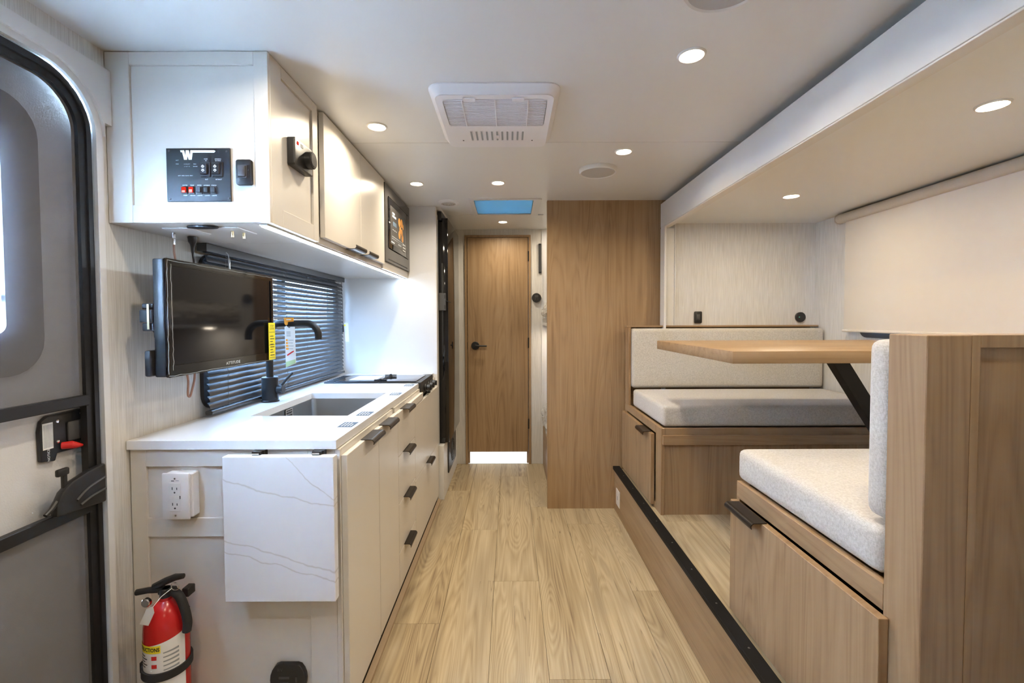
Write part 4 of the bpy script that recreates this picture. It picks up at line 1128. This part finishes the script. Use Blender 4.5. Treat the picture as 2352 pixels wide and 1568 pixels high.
# =================================================================== BLIND
bl = thing('venetian_blind', (-1.09, 2.29, 0.87), 'charcoal venetian blind over the kitchen window', 'blind')
BY0, BY1 = 1.640, 2.962
obj('headrail', box(-1.108, -1.072, 1.618, 2.958, 1.460, 1.4885, bev=0.001), 'slat', bl)
obj('bottom_rail', prism(rrect(-1.106, -1.080, 0.872, 0.888, 0.006, 4), 'y', BY0, BY1), 'slat', bl)
SW, TILT, NS = 0.0250, math.radians(63), 24
smesh = None
for k in range(NS):
    zc = 0.905 + k * 0.0232
    if smesh is None:
        prof_t, prof_b = [], []
        for i in range(7):
            u = -SW / 2 + SW * i / 6
            h = 0.0028 * (1 - (2 * u / SW) ** 2)
            x = u * math.cos(TILT) + h * math.sin(TILT)
            z = -u * math.sin(TILT) + h * math.cos(TILT)
            prof_t.append((-1.093 + x, zc + z)); prof_b.append((-1.093 + x, zc + z - 0.0004))
        s0 = obj('slat', prism(prof_t + prof_b[::-1], 'y', BY0, BY1), 'slat', bl)
        smesh = s0; z0_ = s0.location.z
    else:
        c_ = smesh.copy(); col.objects.link(c_); c_.parent = bl
        c_.location.z = z0_ + k * 0.0232
for y in (1.735, 2.20, 2.42, 2.88):
    obj('ladder_cord', boxes([(-1.0805, -1.0795, y, y + 0.0012, 0.888, 1.460), (-1.1065, -1.1055, y, y + 0.0012, 0.888, 1.460)]), 'blk', bl)
obj('tilt_wand', tube(spline([(-1.066, 2.885, 1.455), (-1.062, 2.886, 1.35), (-1.062, 2.888, 1.18)], 5), 0.0018, 6), 'blk', bl)
obj('wand_grip', tube([(-1.062, 2.888, 1.185), (-1.062, 2.888, 1.14)], [0.005, 0.007], 10), 'blk', bl)
obj('lift_hook', tube(spline([(-1.068, 1.72, 1.47), (-1.060, 1.722, 1.455), (-1.060, 1.722, 1.375)], 4), 0.0012, 6), 'fold', bl)
obj('lift_hook', tube(spline([(-1.068, 1.728, 1.452), (-1.060, 1.729, 1.445), (-1.060, 1.729, 1.38)], 4), 0.0012, 6), 'chrome', bl)
bt = thing('blind_tag', (-1.055, 2.905, 1.08), 'white paper tag with yellow pin hanging from the blind wand', 'tag')
obj('card', prism([(-1.062, 1.200), (-1.036, 1.196), (-1.030, 1.078), (-1.052, 1.078)], 'y', 2.905, 2.9058), 'paper', bt)
obj('pin', box(-1.060, -1.050, 2.902, 2.9048, 1.178, 1.188), 'yellow', bt)

# =================================================================== FRIDGE COLUMN
fr = thing('refrigerator', (-0.75, 3.42, 0.37), 'tall glossy black refrigerator beside the bathroom door', 'refrigerator')
obj('cabinet', box(-1.10, -0.493, 3.072, 3.74, 0.372, 1.905), 'blk', fr)
obj('side_trim', box(-0.4925, -0.487, 3.048, 3.10, 0.368, 1.92, bev=0.001), 'white', fr)
dd = obj('door', box(-0.484, -0.4215, 3.105, 3.745, 0.372, 1.905, bev=0.004, seg=2), 'blkg', fr)
obj('seal', box(-0.4925, -0.4845, 3.102, 3.745, 0.378, 1.90), 'rubber', fr)
obj('grip_channel', box(-0.466, -0.456, 3.1038, 3.1048, 0.98, 1.60), 'blk', dd)
obj('latch_cover', box(-0.4835, -0.436, 3.088, 3.1046, 1.278, 1.398, bev=0.003), 'darkgrey', dd)
obj('latch_slot', box(-0.446, -0.438, 3.0868, 3.0878, 1.36, 1.385), 'ink', dd)
obj('latch_slot', box(-0.446, -0.438, 3.0868, 3.0878, 1.29, 1.315), 'ink', dd)
obj('latch_pin', tube([(-0.436, 3.095, 1.345), (-0.425, 3.085, 1.341), (-0.400, 3.07, 1.333)], [0.004, 0.003, 0.002], 8), 'blkm', dd)
obj('hinge', box(-0.4870, -0.462, 3.085, 3.1045, 1.888, 1.945, bev=0.002), 'blkm', fr)
fp_ = tag(obj('fridge_plinth', boxes([(-1.10, -0.452, 3.048, YB - 0.001, 0.0, 0.365)]), 'panelw'), 'white plinth panel below the refrigerator', 'panel')
tag(obj('filler_board', box(-1.10, -0.46, 3.048, YB - 0.001, 1.948, CE - 0.001), 'panelw'), 'white filler board above the refrigerator', 'panel')
tag(obj('filler_board', box(-1.10, -0.452, 3.752, YB - 0.001, 0.366, 1.947), 'panelw'), 'narrow white filler board between refrigerator and bathroom wall', 'panel')
gv = thing('furnace_grille', (-0.445, 3.45, 0.05), 'black round-vented furnace grille below the refrigerator', 'grille')
obj('plate', prism(rrect(3.235, 3.66, 0.115, 0.340, 0.01), 'x', -0.4515, -0.443, bev=0.002), 'blk', gv)
for r in (0.085, 0.068, 0.051, 0.034, 0.017):
    obj('vent_ring', lathe([(r, 0), (r, 0.004), (r - 0.005, 0.004), (r - 0.005, 0), (r, 0)], (-0.4428, 3.45, 0.23), 'x', 28), 'darkgrey', gv)

# =================================================================== REAR WALL ITEMS AND BUNKS
hc = thing('heater_control', (0.219, YB - 0.01, 1.355), 'round black heater control on the wall right of the bathroom door', 'control')
obj('dial', cyl((0.219, YB - 0.022, 1.397), 0.039, 0.0215, 'y', 32, 0.003), 'blk', hc)
obj('display', box(0.205, 0.233, YB - 0.0228, YB - 0.0222, 1.400, 1.422), 'darkgrey', hc)
for x in (0.206, 0.225):
    obj('button', box(x, x + 0.009, YB - 0.0230, YB - 0.0222, 1.383, 1.391, bev=0.0003), 'darkgrey', hc)
sp_ = thing('wall_panel', (0.250, YB - 0.01, 1.60), 'upright black rectangular panel high beside the bunk opening', 'panel')
obj('face', box(0.238, 0.2615, YB - 0.012, YB - 0.0005, 1.600, 1.846, bev=0.002), 'blk', sp_)
obj('inner_face', box(0.242, 0.258, YB - 0.0132, YB - 0.0122, 1.612, 1.834), 'darkgrey', sp_)

bk_wall = struct('wall_bunk_end', box(0.272, 1.0, YB + 0.002, YB + 0.030, 0, CE), 'panelw', 'white end wall of the bunk corner', 'wall')
for nm, z0, lab in (('bunk_bed', 1.168, 'upper bunk board seen at the edge of the oak panel wall'), ('bunk_bed', 0.300, 'lower oak bunk base seen at the edge of the oak panel wall')):
    t = thing(nm, (0.63, 3.36, z0), lab, 'bunk bed', 'bunks behind the oak panel')
    obj('base', box(0.285, 0.998, 2.928, YB, z0, z0 + 0.02), 'oak_y', t)
    obj('front_rail', box(0.272, 0.2845, 2.928, YB, z0 - (0.30 if z0 < 1 else 0.0), z0 + 0.022, bev=0.001), 'oak_y' if z0 < 1 else 'panelw', t)
def wrapped(z0, z1, lab, seed):
    t = thing('bunk_mattress', (0.63, 3.37, z0), lab, 'mattress', 'wrapped bunk mattresses')
    obj('mattress', box(0.30, 0.985, 2.935, YB - 0.02, z0, z1, bev=0.03, seg=3), 'linen', t)
    rr = random.Random(seed)
    b = bmesh.new()
    ny, nz = 26, 12
    g = []
    for i in range(ny + 1):
        rowv = []
        for j in range(nz + 1):
            a = j / nz
            x = 0.292 - 0.030 * math.sin(math.pi * min(1, a * 1.2)) + rr.uniform(-0.012, 0.012)
            if j == nz: x = 0.42
            rowv.append(b.verts.new((x, 2.945 + (YB - 2.965) * i / ny + rr.uniform(-0.008, 0.008), z0 + 0.005 + (z1 - z0 + 0.05) * min(1, a * 1.08) + rr.uniform(-0.008, 0.008))))
        g.append(rowv)
    for i in range(ny):
        for j in range(nz):
            b.faces.new((g[i][j], g[i + 1][j], g[i + 1][j + 1], g[i][j + 1]))
    obj('plastic_wrap', b, 'wrap', t)
wrapped(1.192, 1.30, 'plastic wrapped mattress on the upper bunk', 3)
wrapped(0.325, 0.47, 'plastic wrapped mattress on the lower bunk', 5)
for (z, lab) in ((1.955, 'small warm lamp above the upper bunk'), (1.155, 'small warm lamp under the upper bunk')):
    t = thing('bunk_lamp', (0.45, 3.66, z), lab, 'lamp', 'bunk lamps')
    obj('housing', lathe([(0.036, 0), (0.036, 0.008), (0, 0.008)], (0.45, 3.66, z), 'z', 20), 'white', t)
    obj('lens', lathe([(0, -0.001), (0.028, -0.001), (0.028, 0), (0, 0)], (0.45, 3.66, z - 0.0005), 'z', 20), 'bunkled', t)
bl_ = thing('bathroom_lamp', (-0.1, 4.2, 1.95), 'bright bathroom ceiling lamp behind the oak door', 'lamp')
obj('housing', lathe([(0.10, 0), (0.10, 0.012), (0, 0.012)], (-0.1, 4.2, 1.952), 'z', 24), 'white', bl_)
obj('lens', lathe([(0, -0.001), (0.09, -0.001), (0.09, 0), (0, 0)], (-0.1, 4.2, 1.951), 'z', 24), 'bath', bl_)

# =================================================================== CEILING FIXTURES
def downlight(x, y, z, label, group, lens='lens'):
    t = thing('downlight', (x, y, z - 0.006), label, 'downlight', group)
    obj('trim_ring', lathe([(0.030, -0.0015), (0.034, -0.005), (0.038, -0.003), (0.0395, -0.0003), (0.030, -0.0003), (0.030, -0.0015)], (x, y, z), 'z', 32), 'white', t)
    obj('lens', lathe([(0, -0.0024), (0.020, -0.0022), (0.0295, -0.0014), (0.0295, -0.0006), (0, -0.0006)], (x, y, z), 'z', 28), lens, t)
    ld = bpy.data.lights.new('beam', 'AREA')
    ld.shape = 'DISK'; ld.size = 0.052; ld.energy = BEAM * (1.15 if lens == 'lens_s' else 1.0); ld.color = LAMP_COL; ld.spread = math.radians(180 if lens == 'lens_s' else 156)
    lo = bpy.data.objects.new('beam', ld)
    col.objects.link(lo)
    lo.parent = t; lo.location = (0, 0, 0.006 - 0.0034)
G1 = 'round LED downlights in the ceiling'
for (x, y, lb) in ((0.519, 1.319, 'nearest round LED downlight, right of the air conditioner'), (-0.514, 1.788, 'round LED downlight in front of the overhead cabinet doors'), (0.510, 2.058, 'round LED downlight beside the round ceiling speaker'),
                   (-0.512, 2.526, 'round LED downlight in front of the microwave'), (-0.064, 2.515, 'round LED downlight just before the blue skylight'), (-0.054, 3.509, 'farthest round LED downlight above the bathroom door'),
                   (-0.514, 1.05, 'round LED downlight over the entry just out of view'), (0.515, 0.55, 'round LED downlight over the viewer at right'), (-0.514, 0.30, 'round LED downlight over the viewer at left'), (0.0, -0.9, 'round LED downlight behind the viewer')):
    downlight(x, y, CE, lb, G1, 'lens' if y > 1.2 else 'lens_b')
downlight(1.352, 1.292, SC, 'large near LED downlight in the slide-out ceiling', 'downlights in the slide-out ceiling', 'lens_s')
downlight(1.364, 2.225, SC, 'far LED downlight in the slide-out ceiling above the dinette', 'downlights in the slide-out ceiling', 'lens_s')

def speaker(x, y, r, label):
    t = thing('ceiling_speaker', (x, y, CE - 0.02), label, 'speaker', 'round ceiling speakers')
    obj('rim', lathe([(r - 0.010, -0.018), (r - 0.005, -0.021), (r - 0.001, -0.014), (r, -0.0004), (r - 0.010, -0.0004), (r - 0.010, -0.018)], (x, y, CE), 'z', 48), 'white', t)
    obj('mesh', lathe([(0, -0.0195), (r - 0.0105, -0.018), (r - 0.0105, -0.002), (0, -0.002)], (x, y, CE), 'z', 48), 'spk', t)
speaker(0.442, 2.300, 0.093, 'round white speaker in the ceiling near the oak panel wall')
speaker(0.478, 1.022, 0.093, 'round white ceiling speaker cut off by the top of the view')

rv = thing('round_vent', (-0.392, 2.935, CE - 0.02), 'round white air vent beside the skylight', 'vent')
obj('flange', lathe([(0.044, -0.010), (0.055, -0.010), (0.070, -0.004), (0.072, -0.0003), (0.044, -0.0003), (0.044, -0.010)], (-0.392, 2.935, CE), 'z', 40), 'white', rv)
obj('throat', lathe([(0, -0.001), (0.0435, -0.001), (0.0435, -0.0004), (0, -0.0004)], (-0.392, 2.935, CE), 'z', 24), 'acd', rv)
for k in range(-3, 4):
    hw = math.sqrt(max(0, 0.0425 ** 2 - (k * 0.0118) ** 2))
    xk = -0.392 + k * 0.0118
    obj('vane', prism([(xk - 0.004, CE - 0.010), (xk - 0.0025, CE - 0.010), (xk + 0.0035, CE - 0.0015), (xk + 0.002, CE - 0.0015)], 'y', 2.935 - hw, 2.935 + hw), 'white', rv)

sky = thing('window_3', (-0.04, 3.055, CE), 'square blue shaded skylight in the ceiling', 'window')
tag(sky, kind='structure')
obj('flange', ring(rrect(SKX0 - 0.028, SKX1 + 0.050, SKY0 - 0.02, SKY1 + 0.02, 0.01, 3), rrect(SKX0 + 0.001, SKX1 - 0.001, SKY0 + 0.001, SKY1 - 0.001, 0.012, 3), 'z', CE - 0.006, CE - 0.0003), 'white', sky)
obj('well', ring(rrect(SKX0 + 0.000, SKX1 - 0.000, SKY0 + 0.000, SKY1 - 0.000, 0.012, 3), rrect(SKX0 + 0.004, SKX1 - 0.004, SKY0 + 0.004, SKY1 - 0.004, 0.01, 3), 'z', CE + 0.0065, CE + 0.09), 'white', sky)
obj('blue_shade', box(SKX0, SKX1, SKY0, SKY1, CE + 0.001, CE + 0.002), 'acrylic', sky)

# ---- air conditioner
ac = thing('air_conditioner', (-0.048, 1.705, CE - 0.03), 'white ceiling air conditioner cover with slatted grille', 'air conditioner')
ao = rrect(-0.264, 0.166, 1.464, 1.944, 0.045); ab = rrect(-0.244, 0.146, 1.484, 1.925, 0.030)
gi = rrect(-0.222, 0.126, 1.512, 1.722, 0.022)
b_ac = ring(ab, ab[:0] + gi, 'z', CE - 0.030, CE - 0.026)
obj('face', b_ac, 'acw', ac)
b_sd = bmesh.new()
A_ = [b_sd.verts.new((p[0], p[1], CE - 0.0003)) for p in ao]; B_ = [b_sd.verts.new((p[0], p[1], CE - 0.004)) for p in ao]; C_ = [b_sd.verts.new((p[0], p[1], CE - 0.028)) for p in ab]
for i in range(len(ao)):
    j = (i + 1) % len(ao)
    b_sd.faces.new((A_[i], A_[j], B_[j], B_[i])); b_sd.faces.new((B_[i], B_[j], C_[j], C_[i]))
bmesh.ops.recalc_face_normals(b_sd, faces=b_sd.faces)
obj('skirt', b_sd, 'acw', ac)
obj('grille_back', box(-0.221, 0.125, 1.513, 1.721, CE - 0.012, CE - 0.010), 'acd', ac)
gs = obj('grille_slats', boxes([(-0.2195, 0.1235, 1.5155 + 0.0105 * k, 1.5197 + 0.0105 * k, CE - 0.031, CE - 0.019) for k in range(20)]), 'acw', ac)
tag(gs, kind='stuff')
for x in (-0.158, -0.048, 0.062):
    obj('grille_bar', box(x - 0.0016, x + 0.0016, 1.513, 1.721, CE - 0.0325, CE - 0.0305), 'acw', ac)
for x in (-0.132, 0.028):
    obj('finger_tab', prism(rrect(x - 0.020, x + 0.020, 1.498, 1.518, 0.004, 3), 'z', CE - 0.0345, CE - 0.0302, bev=0.001), 'acw', ac)
for k in range(11):
    x = -0.147 + k * 0.0198
    s_ = obj('louvre_slot', ring(rrect(x - 0.0052, x + 0.0052, 1.762, 1.852, 0.004, 3), rrect(x - 0.0036, x + 0.0036, 1.764, 1.850, 0.003, 3), 'z', CE - 0.0318, CE - 0.0300), 'acw', ac)
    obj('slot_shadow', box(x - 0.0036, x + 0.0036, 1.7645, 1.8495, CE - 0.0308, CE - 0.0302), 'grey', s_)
obj('slider', box(-0.056, -0.040, 1.797, 1.822, CE - 0.036, CE - 0.0320, bev=0.001), 'acw', ac)
for x in (-0.185, 0.090):
    obj('screw', cyl((x, 1.853, CE - 0.0315), 0.003, 0.0014, 'z', 8), 'acd', ac)

# =================================================================== DINETTE
XA = 0.722      # aisle face of both benches
def bench_handle(parent, y0, y1, z, xf):
    return pull(parent, 'y', -1, z, y0, y1, xf, True)

# far bench, seat faces the viewer
fb = thing('dinette_bench', (1.3, 2.52, SL), 'oak dinette bench box against the far slide-out wall', 'bench', 'dinette benches')
obj('seat_base', boxes([(0.7405, 1.88, 2.172, 2.186, SL, 0.618), (0.7405, 1.88, 2.186, 2.83, 0.655, 0.672)]), 'oak_z', fb)
obj('side_frame', boxes([(XA, 0.740, 2.166, 2.246, SL, 0.690), (XA, 0.740, 2.2465, 2.850, 0.650, 0.690), (XA, 0.740, 2.2465, 2.850, SL, 0.30), (XA, 0.740, 2.80, 2.850, 0.301, 0.6495)], bev=0.0008), 'oak_z', fb)
obj('front_rail', box(0.741, 1.88, 2.170, 2.187, 0.619, 0.690, bev=0.001), 'oak_x', fb)
obj('front_rail', box(0.727, 1.88, 2.150, 2.1655, 0.614, 0.660, bev=0.001), 'oak_x', fb)
fd = obj('door', box(XA - 0.019, XA - 0.001, 2.262, 2.845, 0.285, 0.642, bev=0.001), 'oak_z', fb)
bench_handle(fd, 2.300, 2.440, 0.642, XA - 0.019)
obj('back_panel', box(XA, 1.87, 2.835, 2.851, 0.691, 1.166, bev=0.001), 'oak_x', fb)
obj('back_cap', box(XA - 0.006, 1.90, 2.805, 2.851, 1.1665, 1.176, bev=0.001), 'oak_x', fb)
obj('back_end', box(XA, 0.735, 2.768, 2.8345, 0.6905, 1.166, bev=0.001), 'oak_z', fb)

# near bench, seat faces away
nb = thing('dinette_bench', (1.3, 1.10, SL), 'oak dinette bench box with tall back nearest the viewer', 'bench', 'dinette benches')
obj('seat_base', boxes([(0.7405, 1.88, 1.424, 1.438, SL, 0.690), (0.7405, 1.88, 0.90, 1.424, 0.655, 0.672)]), 'oak_z', nb)
obj('side_frame', boxes([(XA, 0.740, 0.868, 1.438, 0.646, 0.699), (XA, 0.740, 0.868, 1.438, SL, 0.30), (XA, 0.740, 1.42, 1.438, 0.301, 0.6455)], bev=0.0008), 'oak_y', nb)
nd = obj('door', box(XA - 0.020, XA - 0.001, 0.852, 1.437, 0.285, 0.640, bev=0.001), 'oak_z', nb)
bench_handle(nd, 1.255, 1.412, 0.640, XA - 0.020)
obj('back_post', box(XA, 0.800, 0.787, 0.8675, SL, 1.184, bev=0.0015), 'oak_z', nb)
obj('back_panel', box(0.8005, 1.88, 0.795, 0.8675, SL, 1.184, bev=0.0012), 'oak_z', nb)
obj('shadow_edge_trim', boxes([(0.8005, 0.815, 0.787, 0.7947, SL, 1.184), (0.8155, 1.88, 0.787, 0.7947, 1.162, 1.184)], bev=0.0006), 'oak_z', nb)  # raised strips shaped in place of a shadow edge on the panel
obj('back_lining', box(0.741, 1.88, 0.868, 0.880, 0.673, 1.17), 'oak_x', nb)

def cushion(name, x0, x1, y0, y1, z0, z1, label, r=0.022, puff=(0, 0, 1), amp=0.006):
    b = box(x0, x1, y0, y1, z0, z1)
    bmesh.ops.bevel(b, geom=list(b.edges), offset=r, segments=4, profile=0.6, affect='EDGES')
    # denser faces so the pad can swell gently
    bmesh.ops.subdivide_edges(b, edges=[e for e in b.edges if e.calc_length() > 0.15], cuts=7, use_grid_fill=True)
    cx, cy, cz = (x0 + x1) / 2, (y0 + y1) / 2, (z0 + z1) / 2
    for v in b.verts:
        fx = 1 - (2 * (v.co.x - cx) / (x1 - x0)) ** 2; fy = 1 - (2 * (v.co.y - cy) / (y1 - y0)) ** 2; fz = 1 - (2 * (v.co.z - cz) / (z1 - z0)) ** 2
        if puff[2] and v.co.z > cz: v.co.z += amp * max(0, fx) * max(0, fy)
        if puff[1] < 0 and v.co.y < cy: v.co.y -= amp * max(0, fx) * max(0, fz)
        if puff[1] > 0 and v.co.y > cy: v.co.y += amp * max(0, fx) * max(0, fz)
    t = thing(name, (cx, cy, z0), label, 'cushion')
    obj('cover', b, 'linen', t)
    def loop(zz, ins=0.004):
        pts = [(p[0], p[1], zz) for p in rrect(x0 + ins, x1 - ins, y0 + ins, y1 - ins, r, 5)]
        return pts + [pts[0]]
    if puff[2]:
        obj('seam', tube(loop(z1 - r * 0.42, 0.0055), 0.0016, 6, False), 'linen', t)
    else:
        yf = y0 + r * 0.42 if puff[1] < 0 else y1 - r * 0.42
        pts = [(p[0], yf, p[1]) for p in rrect(x0 + 0.0055, x1 - 0.0055, z0 + 0.0055, z1 - 0.0055, r, 5)]
        obj('seam', tube(pts + [pts[0]], 0.0016, 6, False), 'linen', t)
    return t
cushion('seat_cushion', 0.738, 1.885, 2.185, 2.735, 0.693, 0.795, 'oatmeal seat cushion on the far dinette bench')
cushion('back_cushion', 0.738, 1.895, 2.742, 2.832, 0.798, 1.158, 'oatmeal back cushion along the far slide-out wall', 0.024, (0, -1, 0))
cushion('seat_cushion', 0.728, 1.885, 0.884, 1.452, 0.702, 0.800, 'oatmeal seat cushion on the near dinette bench', 0.026)
cushion('back_cushion', 0.738, 1.885, 0.884, 0.942, 0.810, 1.172, 'oatmeal back cushion of the near dinette bench, edge on', 0.026, (0, 1, 0))

tb2 = thing('dinette_table', (1.3, 1.92, SL), 'oak dinette table with slanted black leg', 'table')
obj('table_top', prism(rrect(0.745, 1.88, 1.520, 2.310, (0.004, 0.004, 0.004, 0.004), 3), 'z', 1.064, 1.106, bev=0.002), 'oak_x', tb2)
lg = prism([(1.265, 1.0635), (1.330, 1.0635), (1.835, 0.272), (1.770, 0.272)], 'y', 1.80, 1.845)
obj('leg', lg, 'blkm', tb2)
obj('mounting_plate', box(1.24, 1.36, 1.77, 1.875, 1.0585, 1.0637), 'blkm', tb2)
obj('foot', box(1.755, 1.850, 1.78, 1.865, 0.2705, 0.278), 'blkm', tb2)

# ---- roller shade
rsd = thing('roller_shade', (1.88, 1.86, 1.13), 'cream roller shade drawn down over the dinette window', 'roller shade')
obj('cassette', prism(rrect(1.845, 1.902, 1.752, 1.803, 0.024, 6), 'y', 1.02, 2.600, bev=0.0), 'cassette', rsd)
obj('end_cap', prism(rrect(1.843, 1.903, 1.750, 1.805, 0.025, 6), 'y', 2.6003, 2.606), 'cassette', rsd)
obj('fabric', box(1.872, 1.8735, 1.05, 2.555, 1.152, 1.755), 'shade', rsd)
obj('hem_bar', prism(rrect(1.866, 1.880, 1.140, 1.1535, 0.005, 4), 'y', 1.04, 2.562), 'shade', rsd)

toggle('light_switch', 1.174, 2.852, 1.189, 1.263, 0.047, 'black rocker light switch on the slide-out end wall')
uh = thing('charger_socket', (1.812, 2.85, 1.19), 'round black charger socket on the slide-out end wall', 'socket')
obj('body', cyl((1.812, 2.838, 1.225), 0.031, 0.0135, 'y', 32, 0.002), 'blk', uh)
obj('indicator', cyl((1.802, 2.8372, 1.225), 0.0028, 0.0006, 'y', 10), 'greenled', uh)
so = thing('step_outlet', (0.663, 2.79, 0.06), 'small white outlet cover on the dinette step riser', 'outlet')
obj('cover', box(0.660, 0.6648, 2.740, 2.825, 0.060, 0.160, bev=0.0015), 'outlet', so)
obj('slot', box(0.6590, 0.6598, 2.778, 2.786, 0.098, 0.122), 'grey', so)
